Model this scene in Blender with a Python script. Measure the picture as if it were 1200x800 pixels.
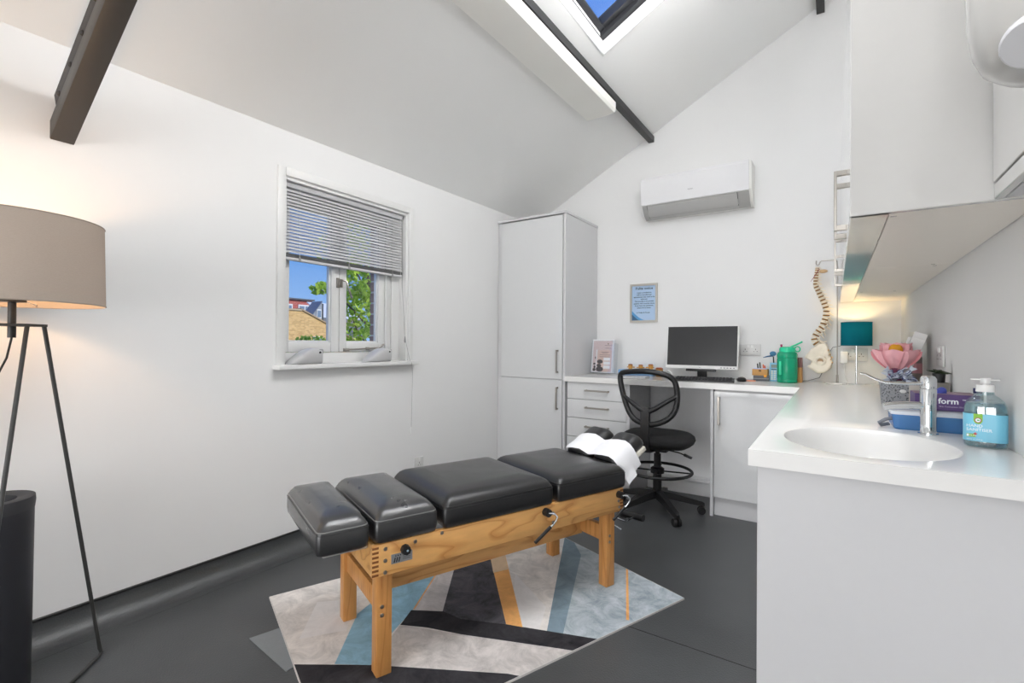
import bpy, bmesh, math, random
from mathutils import Vector, Matrix
random.seed(7)
for o in list(bpy.data.objects): bpy.data.objects.remove(o)
SC = bpy.context.scene
COL = SC.collection

# ------------------------------------------------------------------ camera
cd = bpy.data.cameras.new('camera'); cd.sensor_width = 36; cd.lens = 564/1200*36
cd.clip_start = .02; cd.clip_end = 400
cam = bpy.data.objects.new('camera', cd); COL.objects.link(cam)
R_ = Vector((.8306729, .55671613, .00704888)); D_ = Vector((.002563, .00883676, -.99995767)); F_ = Vector((-.55675485, .83065581, .0059136))
cam.matrix_world = Matrix(((R_.x, -D_.x, -F_.x, 0), (R_.y, -D_.y, -F_.y, 0), (R_.z, -D_.z, -F_.z, 1.155), (0, 0, 0, 1)))
SC.camera = cam

# ------------------------------------------------------------------ world, sun, added area lights, exposure
W = bpy.data.worlds.new('sky'); SC.world = W; W.use_nodes = True
nt = W.node_tree; nt.nodes.clear()
tc = nt.nodes.new('ShaderNodeTexCoord'); sep = nt.nodes.new('ShaderNodeSeparateXYZ'); rp = nt.nodes.new('ShaderNodeValToRGB')
bg = nt.nodes.new('ShaderNodeBackground'); wo = nt.nodes.new('ShaderNodeOutputWorld')
rp.color_ramp.elements[0].position = 0.0; rp.color_ramp.elements[0].color = (.34, .55, .90, 1)
rp.color_ramp.elements[1].position = .75; rp.color_ramp.elements[1].color = (.095, .26, .84, 1)
e = rp.color_ramp.elements.new(.18); e.color = (.14, .35, .80, 1)
bg.inputs['Strength'].default_value = .85
nt.links.new(tc.outputs['Generated'], sep.inputs[0]); nt.links.new(sep.outputs['Z'], rp.inputs[0])
nt.links.new(rp.outputs[0], bg.inputs['Color']); nt.links.new(bg.outputs[0], wo.inputs[0])

def light(name, kind, energy, color, loc, rot=(0, 0, 0), size=None, size_y=None):
    l = bpy.data.lights.new(name, kind); l.energy = energy; l.color = color
    if kind == 'AREA':
        l.shape = 'RECTANGLE'; l.size = size; l.size_y = size_y
    o = bpy.data.objects.new(name, l); COL.objects.link(o); o.location = loc; o.rotation_euler = rot
    return o
su = light('sun', 'SUN', 2.6, (1, .95, .86), (4, -1, 6))
su.rotation_euler = Vector((.86, .12, .45)).to_track_quat('Z', 'Y').to_euler(); su.data.angle = .01
# fill area lights added outside the unseen doors and the extra rooflights
light('added_door_fill', 'AREA', 138, (1, .98, .955), (-1.0, -4.34, 1.2), (math.pi/2, 0, 0), 2.5, 2.2)
for yr, pw in ((-2.0, 5), (-.40, 3), (1.375, 26)): light('added_roof_fill', 'AREA', pw, (.96, .985, 1), (-.88, yr, 3.50), (0, -.487, 0), .9, .75)
vs = SC.view_settings; vs.view_transform = 'Standard'; vs.look = 'None'; vs.gamma = 1; vs.use_curve_mapping = False; vs.exposure = .29

# ------------------------------------------------------------------ materials
def lin(c):
    f = lambda v: v/12.92 if v <= .04045 else ((v+.055)/1.055)**2.4
    return tuple(f(v/255) for v in c)
MATS = {}
def mat(name, rgb=(200, 200, 200), rough=.5, metal=0., spec=.5, noise=0., nscale=40., bump=0., bscale=200., trans=0., emit=None, es=0., alpha=1., coat=0., stretch=None, linear=None):
    if name in MATS: return MATS[name]
    m = bpy.data.materials.new(name); m.use_nodes = True; t = m.node_tree; b = t.nodes['Principled BSDF']
    c = linear or lin(rgb)
    b.inputs['Base Color'].default_value = (*c, 1); b.inputs['Roughness'].default_value = rough
    b.inputs['Metallic'].default_value = metal; b.inputs['Specular IOR Level'].default_value = spec
    b.inputs['Transmission Weight'].default_value = trans; b.inputs['Alpha'].default_value = alpha
    b.inputs['Coat Weight'].default_value = coat
    if emit: b.inputs['Emission Color'].default_value = (*lin(emit), 1); b.inputs['Emission Strength'].default_value = es
    co = t.nodes.new('ShaderNodeTexCoord'); vec = co.outputs['Object']
    if stretch:
        mp = t.nodes.new('ShaderNodeMapping'); mp.inputs['Scale'].default_value = stretch; t.links.new(vec, mp.inputs[0]); vec = mp.outputs[0]
    n = t.nodes.new('ShaderNodeTexNoise'); n.inputs['Scale'].default_value = nscale; n.inputs['Detail'].default_value = 5; t.links.new(vec, n.inputs['Vector'])
    mx = t.nodes.new('ShaderNodeMix'); mx.data_type = 'RGBA'
    k = max(noise, .015)
    mx.inputs['A'].default_value = (*[max(0, v*(1-k)) for v in c], 1); mx.inputs['B'].default_value = (*[min(1, v*(1+k)) for v in c], 1)
    t.links.new(n.outputs[0], mx.inputs['Factor']); t.links.new(mx.outputs['Result'], b.inputs['Base Color'])
    if bump:
        n2 = t.nodes.new('ShaderNodeTexNoise'); n2.inputs['Scale'].default_value = bscale; n2.inputs['Detail'].default_value = 3; t.links.new(vec, n2.inputs['Vector'])
        bp = t.nodes.new('ShaderNodeBump'); bp.inputs['Strength'].default_value = bump; bp.inputs['Distance'].default_value = .01
        t.links.new(n2.outputs[0], bp.inputs['Height']); t.links.new(bp.outputs[0], b.inputs['Normal'])
    MATS[name] = m; return m

def thin_glass(name, tint=(1, 1, 1), gloss=.08):
    if name in MATS: return MATS[name]
    m = bpy.data.materials.new(name); m.use_nodes = True; t = m.node_tree; t.nodes.clear()
    o = t.nodes.new('ShaderNodeOutputMaterial'); a = t.nodes.new('ShaderNodeBsdfTransparent'); g = t.nodes.new('ShaderNodeBsdfGlossy'); x = t.nodes.new('ShaderNodeMixShader')
    a.inputs[0].default_value = (*tint, 1); g.inputs['Roughness'].default_value = .03; x.inputs[0].default_value = gloss
    t.links.new(a.outputs[0], x.inputs[1]); t.links.new(g.outputs[0], x.inputs[2]); t.links.new(x.outputs[0], o.inputs[0])
    MATS[name] = m; return m

def cloth_lamp(name, rgb, trans_rgb, fac=.5):
    m = bpy.data.materials.new(name); m.use_nodes = True; t = m.node_tree; t.nodes.clear()
    o = t.nodes.new('ShaderNodeOutputMaterial'); a = t.nodes.new('ShaderNodeBsdfDiffuse'); g = t.nodes.new('ShaderNodeBsdfTranslucent'); x = t.nodes.new('ShaderNodeMixShader')
    co = t.nodes.new('ShaderNodeTexCoord'); n = t.nodes.new('ShaderNodeTexNoise'); mp = t.nodes.new('ShaderNodeMapping'); mp.inputs['Scale'].default_value = (30, 30, 300)
    t.links.new(co.outputs['Object'], mp.inputs[0]); t.links.new(mp.outputs[0], n.inputs['Vector'])
    mx = t.nodes.new('ShaderNodeMix'); mx.data_type = 'RGBA'; c = lin(rgb)
    mx.inputs['A'].default_value = (*[v*.88 for v in c], 1); mx.inputs['B'].default_value = (*[min(1, v*1.12) for v in c], 1)
    t.links.new(n.outputs[0], mx.inputs['Factor']); t.links.new(mx.outputs['Result'], a.inputs[0])
    g.inputs[0].default_value = (*lin(trans_rgb), 1); x.inputs[0].default_value = fac
    t.links.new(a.outputs[0], x.inputs[1]); t.links.new(g.outputs[0], x.inputs[2]); t.links.new(x.outputs[0], o.inputs[0])
    MATS[name] = m; return m

def wood(name, c1, c2, scale=(2.2, 30, 30), rough=.38):
    m = bpy.data.materials.new(name); m.use_nodes = True; t = m.node_tree; b = t.nodes['Principled BSDF']
    co = t.nodes.new('ShaderNodeTexCoord'); mp = t.nodes.new('ShaderNodeMapping'); mp.inputs['Scale'].default_value = scale
    n = t.nodes.new('ShaderNodeTexNoise'); n.inputs['Scale'].default_value = 1.0; n.inputs['Detail'].default_value = 1.5; n.inputs['Distortion'].default_value = .4
    mu = t.nodes.new('ShaderNodeMath'); mu.operation = 'MULTIPLY'; mu.inputs[1].default_value = 9
    fr = t.nodes.new('ShaderNodeMath'); fr.operation = 'FRACT'
    r = t.nodes.new('ShaderNodeValToRGB'); md = [(a+b_)//2 for a, b_ in zip(c1, c2)]
    r.color_ramp.elements[0].color = (*lin(c2), 1); r.color_ramp.elements[1].color = (*lin(md), 1); r.color_ramp.elements[0].position = 0; r.color_ramp.elements[1].position = 1
    e1 = r.color_ramp.elements.new(.16); e1.color = (*lin(c1), 1); e2 = r.color_ramp.elements.new(.7); e2.color = (*lin(c1), 1)
    n2 = t.nodes.new('ShaderNodeTexNoise'); n2.inputs['Scale'].default_value = 7; n2.inputs['Detail'].default_value = 4
    mr = t.nodes.new('ShaderNodeMapRange'); mr.inputs['To Min'].default_value = .82; mr.inputs['To Max'].default_value = 1.12
    mx = t.nodes.new('ShaderNodeMix'); mx.data_type = 'RGBA'; mx.blend_type = 'MULTIPLY'; mx.inputs['Factor'].default_value = 1
    t.links.new(co.outputs['Object'], mp.inputs[0])
    for k in (n, n2): t.links.new(mp.outputs[0], k.inputs['Vector'])
    t.links.new(n.outputs[0], mu.inputs[0]); t.links.new(mu.outputs[0], fr.inputs[0]); t.links.new(fr.outputs[0], r.inputs[0]); t.links.new(n2.outputs[0], mr.inputs['Value'])
    t.links.new(r.outputs[0], mx.inputs['A']); t.links.new(mr.outputs[0], mx.inputs['B'])
    t.links.new(mx.outputs['Result'], b.inputs['Base Color']); b.inputs['Roughness'].default_value = rough
    MATS[name] = m; return m

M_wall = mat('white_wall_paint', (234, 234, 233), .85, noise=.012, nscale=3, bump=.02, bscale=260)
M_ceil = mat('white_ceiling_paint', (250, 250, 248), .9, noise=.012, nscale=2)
M_trimw = mat('white_gloss_paint', (228, 228, 226), .35)
M_gloss = mat('white_gloss_laminate', (214, 215, 215), .06, coat=.4)
M_glossc = mat('cool_white_gloss_laminate', (202, 201, 198), .1, coat=.25)
M_matte = mat('white_satin_laminate', (208, 208, 209), .3)
M_top = mat('white_solid_surface', (232, 231, 228), .16)
M_dark = mat('shadow_gap', (70, 70, 72), .8)
M_steel = mat('brushed_steel', (168, 163, 156), .32, metal=1, noise=.05)
M_chrome = mat('chrome', (225, 228, 230), .06, metal=1)
M_black = mat('black_plastic', (26, 26, 27), .42, noise=.05)
M_blackf = mat('black_fabric', (24, 24, 25), .85, noise=.12, nscale=300, bump=.2, bscale=600)
M_iron = mat('dark_painted_steel', (62, 58, 54), .5, noise=.06, nscale=12)
M_ironc = mat('charcoal_painted_steel', (46, 46, 46), .5, noise=.06, nscale=12)
M_wplas = mat('white_plastic', (232, 232, 230), .3)
M_paper = mat('white_paper', (236, 236, 238), .8)
M_glass = thin_glass('window_glass', (1, 1, 1), .04)

def mat_floor():
    m = bpy.data.materials.new('dark_grey_safety_vinyl'); m.use_nodes = True; t = m.node_tree; b = t.nodes['Principled BSDF']
    co = t.nodes.new('ShaderNodeTexCoord'); n = t.nodes.new('ShaderNodeTexNoise'); n.inputs['Scale'].default_value = 2.2; n.inputs['Detail'].default_value = 5
    v = t.nodes.new('ShaderNodeTexVoronoi'); v.inputs['Scale'].default_value = 95
    t.links.new(co.outputs['Object'], n.inputs['Vector']); t.links.new(co.outputs['Object'], v.inputs['Vector'])
    r = t.nodes.new('ShaderNodeValToRGB'); r.color_ramp.elements[0].color = (*lin((64, 66, 67)), 1); r.color_ramp.elements[1].color = (*lin((78, 80, 81)), 1)
    r.color_ramp.elements[0].position = .3; r.color_ramp.elements[1].position = .75
    s = t.nodes.new('ShaderNodeValToRGB'); s.color_ramp.elements[0].color = (1, 1, 1, 1); s.color_ramp.elements[1].color = (0, 0, 0, 1)
    s.color_ramp.elements[0].position = .035; s.color_ramp.elements[1].position = .06
    mx = t.nodes.new('ShaderNodeMix'); mx.data_type = 'RGBA'; mx.inputs['B'].default_value = (*lin((120, 122, 124)), 1)
    mu = t.nodes.new('ShaderNodeMath'); mu.operation = 'MULTIPLY'; mu.inputs[1].default_value = .5
    t.links.new(n.outputs[0], r.inputs[0]); t.links.new(v.outputs['Distance'], s.inputs[0]); t.links.new(s.outputs[0], mu.inputs[0])
    t.links.new(mu.outputs[0], mx.inputs['Factor']); t.links.new(r.outputs[0], mx.inputs['A']); t.links.new(mx.outputs['Result'], b.inputs['Base Color'])
    b.inputs['Roughness'].default_value = .36
    n2 = t.nodes.new('ShaderNodeTexNoise'); n2.inputs['Scale'].default_value = 160; t.links.new(co.outputs['Object'], n2.inputs['Vector'])
    bp = t.nodes.new('ShaderNodeBump'); bp.inputs['Strength'].default_value = .12; bp.inputs['Distance'].default_value = .01
    t.links.new(n2.outputs[0], bp.inputs['Height']); t.links.new(bp.outputs[0], b.inputs['Normal'])
    return m
M_floor = mat_floor()

def mat_leather(name, worn):
    m = bpy.data.materials.new(name); m.use_nodes = True; t = m.node_tree; b = t.nodes['Principled BSDF']
    co = t.nodes.new('ShaderNodeTexCoord'); n = t.nodes.new('ShaderNodeTexNoise'); n.inputs['Scale'].default_value = 16; n.inputs['Detail'].default_value = 6
    t.links.new(co.outputs['Object'], n.inputs['Vector'])
    r = t.nodes.new('ShaderNodeMapRange'); r.inputs['From Min'].default_value = .3; r.inputs['From Max'].default_value = .7
    r.inputs['To Min'].default_value = .27 if worn else .30; r.inputs['To Max'].default_value = .33 if worn else .34
    t.links.new(n.outputs[0], r.inputs['Value']); t.links.new(r.outputs[0], b.inputs['Roughness'])
    b.inputs['Base Color'].default_value = (*lin((38, 38, 39) if worn else (28, 28, 29)), 1); b.inputs['Coat Weight'].default_value = .55 if worn else .15; b.inputs['Coat Roughness'].default_value = .22; b.inputs['Specular IOR Level'].default_value = .7 if worn else .5
    v = t.nodes.new('ShaderNodeTexVoronoi'); v.inputs['Scale'].default_value = 320; t.links.new(co.outputs['Object'], v.inputs['Vector'])
    bp = t.nodes.new('ShaderNodeBump'); bp.inputs['Strength'].default_value = .12; bp.inputs['Distance'].default_value = .004
    t.links.new(v.outputs['Distance'], bp.inputs['Height']); t.links.new(bp.outputs[0], b.inputs['Normal'])
    MATS[name] = m; return m
M_leather = mat_leather('black_vinyl_leather', False); M_worn = mat_leather('worn_black_vinyl_leather', True)
M_oak = wood('honey_oak', (224, 170, 104), (192, 130, 68), (1.6, 5, 9))
M_oakleg = wood('honey_oak_leg', (208, 148, 84), (178, 114, 58), (12, 12, 1.6))
M_endg = mat('oak_end_grain', (128, 76, 36), .6, noise=.15)

# ------------------------------------------------------------------ mesh helper
class B:
    def __init__(s): s.bm = bmesh.new()
    def _new(s, fn):
        n0 = len(s.bm.verts); fn(); s.bm.verts.ensure_lookup_table(); return s.bm.verts[n0:]
    def box(s, x0, x1, y0, y1, z0, z1, bev=0, seg=2, mi=0):
        r = bmesh.ops.create_cube(s.bm, size=1); vs_ = r['verts']
        for v in vs_: v.co = Vector(((x0+x1)/2+v.co.x*(x1-x0), (y0+y1)/2+v.co.y*(y1-y0), (z0+z1)/2+v.co.z*(z1-z0)))
        for f in {f for v in vs_ for f in v.link_faces}: f.material_index = mi
        if bev:
            ed = list({e for v in vs_ for e in v.link_edges}); bmesh.ops.bevel(s.bm, geom=ed, offset=bev, segments=seg, affect='EDGES', profile=.5)
        return s
    def cyl(s, p0, p1, r0, r1=None, seg=16):
        r1 = r0 if r1 is None else r1; p0 = Vector(p0); p1 = Vector(p1); d = p1-p0
        q = d.to_track_quat('Z', 'Y').to_matrix().to_4x4()
        bmesh.ops.create_cone(s.bm, cap_ends=True, segments=seg, radius1=r0, radius2=r1, depth=d.length, matrix=Matrix.Translation((p0+p1)/2) @ q)
        return s
    def ring(s, pts): return [s.bm.verts.new(p) for p in pts]
    def skin(s, rings, closed=True, cap0=True, cap1=True, loop=False):
        n = len(rings[0]); R = [s.ring(r) for r in rings]; k = len(R)
        for i in range(k if loop else k-1):
            a, b = R[i], R[(i+1) % k]
            for j in range(n if closed else n-1): s.bm.faces.new((a[j], a[(j+1) % n], b[(j+1) % n], b[j]))
        if not loop and closed:
            if cap0: s.bm.faces.new(R[0][::-1])
            if cap1: s.bm.faces.new(R[-1])
        return s
    def tube(s, pts, r, seg=8, loop=False, ry=None):
        pts = [Vector(p) for p in pts]; n = len(pts); rings = []; up = None
        for i, p in enumerate(pts):
            if loop: t = pts[(i+1) % n]-pts[i-1]
            else: t = pts[min(i+1, n-1)]-pts[max(i-1, 0)]
            t.normalize()
            if up is None: up = Vector((0, 0, 1)) if abs(t.z) < .9 else Vector((1, 0, 0))
            up = (up-up.dot(t)*t).normalized(); w = t.cross(up)
            rr = r[i] if isinstance(r, (list, tuple)) else r; r2 = ry if ry else rr
            rings.append([p+rr*math.cos(a)*w+r2*math.sin(a)*up for a in [2*math.pi*k/seg for k in range(seg)]])
        return s.skin(rings, loop=loop)
    def lathe(s, prof, c=(0, 0, 0), seg=28, sx=1, sy=1, cap0=True, cap1=True):
        c = Vector(c)
        return s.skin([[c+Vector((r*sx*math.cos(2*math.pi*k/seg), r*sy*math.sin(2*math.pi*k/seg), z)) for k in range(seg)] for r, z in prof], cap0=cap0, cap1=cap1)
    def ell(s, c, r, seg=14):
        m = Matrix.Translation(c) @ Matrix.Diagonal((*r, 1))
        bmesh.ops.create_uvsphere(s.bm, u_segments=seg, v_segments=max(6, seg*2//3), radius=1, matrix=m); return s
    def prism(s, poly, vec):
        vec = Vector(vec); a = s.ring([Vector(p) for p in poly]); b = s.ring([Vector(p)+vec for p in poly]); n = len(poly)
        s.bm.faces.new(a[::-1]); s.bm.faces.new(b)
        for i in range(n): s.bm.faces.new((a[i], a[(i+1) % n], b[(i+1) % n], b[i]))
        return s
    def quad(s, *p): s.bm.faces.new(s.ring(p)); return s
    def done(s, name, m, parent=None, smooth=35, loc=None, rot=None, kind=None):
        bmesh.ops.recalc_face_normals(s.bm, faces=s.bm.faces[:])
        me = bpy.data.meshes.new(name); s.bm.to_mesh(me); s.bm.free()
        for x in (m if isinstance(m, (list, tuple)) else [m]): me.materials.append(x)
        if smooth:
            for p in me.polygons: p.use_smooth = True
            me.set_sharp_from_angle(angle=math.radians(smooth))
        o = bpy.data.objects.new(name, me); COL.objects.link(o)
        if parent: o.parent = parent
        if loc: o.location = loc
        if rot: o.rotation_euler = rot
        if kind: o['kind'] = kind
        return o

def thing(name, label, cat, loc=(0, 0, 0), rz=0, group=None, rot=None):
    o = bpy.data.objects.new(name, None); o.empty_display_size = .05; COL.objects.link(o); o.location = loc; o.rotation_euler = rot or (0, 0, rz)
    o['label'] = label; o['category'] = cat
    if group: o['group'] = group
    return o
def tag(o, label, cat, group=None):
    o['label'] = label; o['category'] = cat
    if group: o['group'] = group
    return o
def struct(o, label=None, cat=None):
    o['kind'] = 'structure'
    if label: o['label'] = label
    if cat: o['category'] = cat
    return o
def copy_tree(o, parent=None):
    c = o.copy(); COL.objects.link(c)
    if parent: c.parent = parent
    for ch in list(o.children): copy_tree(ch, c)
    return c
def dup(o, parent, loc=None, rot=None):
    c = o.copy(); COL.objects.link(c); c.parent = parent
    if loc is not None: c.location = loc
    if rot is not None: c.rotation_euler = rot
    return c
def text(name, s, size, m, parent, loc, rot, align='CENTER', ext=.0004, bold=0):
    cu = bpy.data.curves.new(name, 'FONT'); cu.body = s; cu.size = size; cu.align_x = align; cu.extrude = ext; cu.resolution_u = 2; cu.offset = bold
    t = bpy.data.objects.new(name+'_curve', cu); COL.objects.link(t)
    me = bpy.data.meshes.new_from_object(t.evaluated_get(bpy.context.evaluated_depsgraph_get())); bpy.data.objects.remove(t)
    me.materials.clear(); me.materials.append(m)
    o = bpy.data.objects.new(name, me); COL.objects.link(o); o.parent = parent; o.location = loc; o.rotation_euler = rot
    return o
def rrect(x0, x1, y0, y1, r, n=5):
    out = []
    for cx, cy, a0 in ((x1-r, y1-r, 0), (x0+r, y1-r, 90), (x0+r, y0+r, 180), (x1-r, y0+r, 270)):
        for k in range(n+1):
            a = math.radians(a0+90*k/n); out.append((cx+r*math.cos(a), cy+r*math.sin(a)))
    return out
FACE_Y = (math.pi/2, 0, 0)      # text on a plane that faces -y

# ------------------------------------------------------------------ room shell
XL, XR, YB, YF = -2.5, .37, 4.12, -4.2
CZ = lambda x, y: 2.30+.012*y+.53*(x-XL)
b = B(); b.box(XL-.1, XR+.1, YF-.1, YB+.1, -.1, 0); struct(b.done('floor', M_floor), 'dark grey speckled vinyl floor', 'floor')
# wall_left with window opening (y 1.488..2.401, z 1.035..2.066)
WY0, WY1, WZ0, WZ1 = 1.488, 2.401, 1.035, 2.066
b = B()
b.box(XL-.1, XL, YF-.1, WY0, 0, 2.42); b.box(XL-.1, XL, WY1, YB+.1, 0, 2.42); b.box(XL-.1, XL, WY0, WY1, 0, WZ0-.02); b.box(XL-.1, XL, WY0, WY1, WZ1, 2.42)
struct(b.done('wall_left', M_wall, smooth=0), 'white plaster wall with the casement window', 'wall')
def gable(y0, y1):
    return [(XL-.1, y0, 0), (XR+.1, y0, 0), (XR+.1, y0, CZ(XR+.1, y0)+.15), (XL-.1, y0, CZ(XL-.1, y0)+.15)]
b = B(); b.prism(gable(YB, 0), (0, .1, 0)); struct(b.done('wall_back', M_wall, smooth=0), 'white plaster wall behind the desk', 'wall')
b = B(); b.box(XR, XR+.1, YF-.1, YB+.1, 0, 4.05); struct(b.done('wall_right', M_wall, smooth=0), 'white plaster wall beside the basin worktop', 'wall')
# wall_front behind the camera, with unseen glazed doors added to light the room x -2.3..0.3
DX0, DX1, DZ = -2.3, .30, 2.3
b = B(); zt = lambda x: CZ(x, YF)+.1
b.prism([(XL-.1, YF, 0), (DX0, YF, 0), (DX0, YF, zt(DX0)), (XL-.1, YF, zt(XL-.1))], (0, -.1, 0))
b.prism([(DX0, YF, DZ), (DX1, YF, DZ), (DX1, YF, zt(DX1)), (DX0, YF, zt(DX0))], (0, -.1, 0))
b.prism([(DX1, YF, 0), (XR+.1, YF, 0), (XR+.1, YF, zt(XR)), (DX1, YF, zt(DX1))], (0, -.1, 0))
struct(b.done('wall_front', M_wall, smooth=0), 'white plaster wall around the added glazed doors', 'wall')
d = thing('added_door_1', 'unseen glazed triple doors in dark frames, added for fill light', 'door', (0, YF-.03, 0)); d['kind'] = 'structure'
for k in range(3):
    x0 = DX0+k*(DX1-DX0)/3; x1 = x0+(DX1-DX0)/3
    b = B(); b.box(x0, x0+.06, -.03, .03, 0, DZ); b.box(x1-.06, x1, -.03, .03, 0, DZ); b.box(x0+.06, x1-.06, -.03, .03, 0, .1); b.box(x0+.06, x1-.06, -.03, .03, DZ-.08, DZ)
    b.done('door_frame', M_ironc, d, 0)
    b = B(); b.box(x0+.06, x1-.06, -.004, .004, .1, DZ-.08); b.done('pane', M_glass, d, 0)
# ceiling: sloping slab with one rooflight opening and three more added for light
S1 = (-1.235, -.36, 2.06, 2.868); S2 = (-1.235, -.36, -.80, .0); S3 = (-1.235, -.36, 1.0, 1.75); S4 = (-1.235, -.36, -2.4, -1.6)
xs = [XL-.1, S1[0], S1[1], XR+.1]; ys = [YF-.1, S4[2], S4[3], S2[2], S2[3], S3[2], S3[3], S1[2], S1[3], YB+.1]
b = B(); TH = .17
for i in range(3):
    for j in range(9):
        if i == 1 and j in (1, 3, 5, 7): continue
        x0, x1, y0, y1 = xs[i], xs[i+1], ys[j], ys[j+1]
        lo = [Vector((x, y, CZ(x, y))) for x, y in ((x0, y0), (x1, y0), (x1, y1), (x0, y1))]
        b.prism(lo, Vector((-.468, 0, .884))*TH if 0 else Vector((0, 0, .19)))
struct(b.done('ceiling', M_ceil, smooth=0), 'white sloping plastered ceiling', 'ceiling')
def rooflight(name, S, label):
    o = thing(name, label, 'window', ((S[0]+S[1])/2, (S[2]+S[3])/2, CZ((S[0]+S[1])/2, (S[2]+S[3])/2)), rot=(0, -math.atan(.53), 0)); o['kind'] = 'structure'
    hx = (S[1]-S[0])/2*math.sqrt(1+.53**2); hy = (S[3]-S[2])/2
    m = mat('dark_grey_window_frame', (52, 53, 56), .35)
    def fr(nm, a, w, z0, z1, mm):
        for (x0, x1, y0, y1) in ((-a[0], -a[0]+w, -a[1], a[1]), (a[0]-w, a[0], -a[1], a[1]), (-a[0]+w, a[0]-w, -a[1], -a[1]+w), (-a[0]+w, a[0]-w, a[1]-w, a[1])):
            q = B(); q.box(x0, x1, y0, y1, z0, z1, .003, 1); q.done(nm, mm, o)
    fr('reveal_lining', (hx+.001, hy+.001), .012, .0, .085, M_trimw)
    fr('frame_rail', (hx, hy), .05, .086, .15, m)
    fr('sash_rail', (hx-.05, hy-.05), .045, .11, .17, m)
    q = B(); q.box(-hx+.095, hx-.095, -hy+.095, hy-.095, .135, .143); q.done('pane', M_glass, o, 0)
    return o
rooflight('window_2', S1, 'dark framed rooflight in the sloping ceiling'); rooflight('added_window_3', S3, 'unseen dark framed rooflight added for light over the treatment table'); rooflight('added_window_4', S2, 'unseen dark framed rooflight added for light behind the floor lamp'); rooflight('added_window_5', S4, 'unseen dark framed rooflight added for light near the added doors')  # all but the first are unseen extras added to brighten the room

# unseen glowing tube added to brighten the far wall and ceiling
pl_ = thing('added_fill_tube', 'slim unseen fill tube added above the basin side of the room', 'added light', (-.36, 1.55, 3.16))
q = B(); q.cyl((0, -1.05, 0), (0, 1.05, 0), .032, seg=16); q.done('fill_tube', mat('fill_tube_emitter', (253, 252, 252), .4, emit=(252, 251, 251), es=49), pl_)
for y in (-1.065, 1.05): q = B(); q.cyl((0, y, 0), (0, y+.015, 0), .034, seg=16); q.done('end_cap', M_steel, pl_)
for y in (-.9, .9): q = B(); q.cyl((0, y, .03), (0, y, CZ(-.36, 1.55+y)-3.16-.002), .002, seg=6); q.done('suspension_wire', M_steel, pl_)

# coved skirting on the left wall and black capping
b = B(); prof = [(XL+.006, .098)]+[(XL+.006+.075*(1-math.cos(a)), .085-.0835*math.sin(a)) for a in [math.radians(90*k/8) for k in range(9)]]+[(XL+.11, .0012), (XL+.11, -.01), (XL-.01, -.01), (XL-.01, .098)]
b.skin([[(x, y, z) for x, z in prof] for y in (YF, 3.49)]); cov = struct(b.done('baseboard_left', M_floor, smooth=50), 'coved dark grey vinyl skirting along the window wall', 'skirting')
b = B(); b.box(XL-.005, XL+.009, YF, 3.49, .097, .108, .002, 1); b.done('capping_strip', M_black, cov)
b = B(); b.box(-.735, -.18, 1.918, 1.922, -.001, .0009); struct(b.done('trim_1', M_black, smooth=0), 'thin welded seam line in the vinyl floor', 'floor seam')

# ------------------------------------------------------------------ window in left wall
w = thing('window_1', 'white painted two-casement window with architrave and sill', 'window', (XL, (WY0+WY1)/2, WZ0)); w['kind'] = 'structure'
oy, oz = (WY0+WY1)/2, WZ0
def wb(nm, x0, x1, y0, y1, z0, z1, m=None, bev=.004, par=None):
    q = B(); q.box(x0-XL, x1-XL, y0-oy, y1-oy, z0-oz, z1-oz, bev, 2); return q.done(nm, m or M_trimw, par or w)
wb('architrave', XL-.001, XL+.014, WY0-.045, WY0-.002, WZ0, WZ1+.05); wb('architrave', XL-.001, XL+.014, WY1+.002, WY1+.045, WZ0, WZ1+.05)
wb('architrave', XL-.001, XL+.014, WY0-.002, WY1+.002, WZ1+.004, WZ1+.05)
wb('window_sill', XL-.10, XL+.062, WY0-.06, WY1+.066, WZ0-.026, WZ0, bev=.006)
for args in ((WY0-.002, WY0+.012, WZ0, WZ1), (WY1-.012, WY1+.002, WZ0, WZ1)): wb('reveal_lining', XL-.1, XL-.001, *args, bev=.002)
wb('reveal_lining', XL-.1, XL-.001, WY0+.012, WY1-.012, WZ1-.014, WZ1, bev=.002)
FX0, FX1 = XL-.125, XL-.068
wb('outer_frame', FX0, FX1, WY0-.02, 1.532, WZ0-.02, WZ1+.02); wb('outer_frame', FX0, FX1, 2.318, WY1+.02, WZ0-.02, WZ1+.02)
wb('outer_frame', FX0, FX1, 1.532, 2.318, WZ0-.02, 1.098); wb('outer_frame', FX0, FX1, 1.532, 2.318, 2.0, WZ1+.02)
for y0, y1, g0, g1 in ((1.534, 1.894, 1.560, 1.838), (1.897, 2.316, 1.948, 2.206)):
    cs = wb('casement', FX0+.004, FX1-.004, y0, g0, 1.100, 1.998); CX0, CX1 = FX0+.004, FX1-.004
    wb('casement_rail', CX0, CX1, g1, y1, 1.100, 1.998, par=None); wb('casement_rail', CX0, CX1, g0, g1, 1.100, 1.160); wb('casement_rail', CX0, CX1, g0, g1, 1.945, 1.998)
    wb('glazing_bead', CX0+.012, CX1-.012, g0, g0+.010, 1.16, 1.945, bev=.002); wb('glazing_bead', CX0+.012, CX1-.012, g1-.010, g1, 1.16, 1.945, bev=.002); wb('glazing_bead', CX0+.012, CX1-.012, g0+.01, g1-.01, 1.16, 1.170, bev=.002)
    wb('pane', XL-.099, XL-.095, g0+.004, g1-.004, 1.163, 1.942, M_glass, 0)
wb('bead_strip', FX1, FX1+.012, 2.255, 2.275, 1.10, 1.998, bev=.002)
wb('latch_plate', FX1-.004, FX1+.006, 1.872, 1.892, 1.50, 1.56, M_steel, .001); wb('latch_plate', FX1-.004, FX1+.006, 1.900, 1.915, 1.505, 1.555, M_steel, .001)
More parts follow.
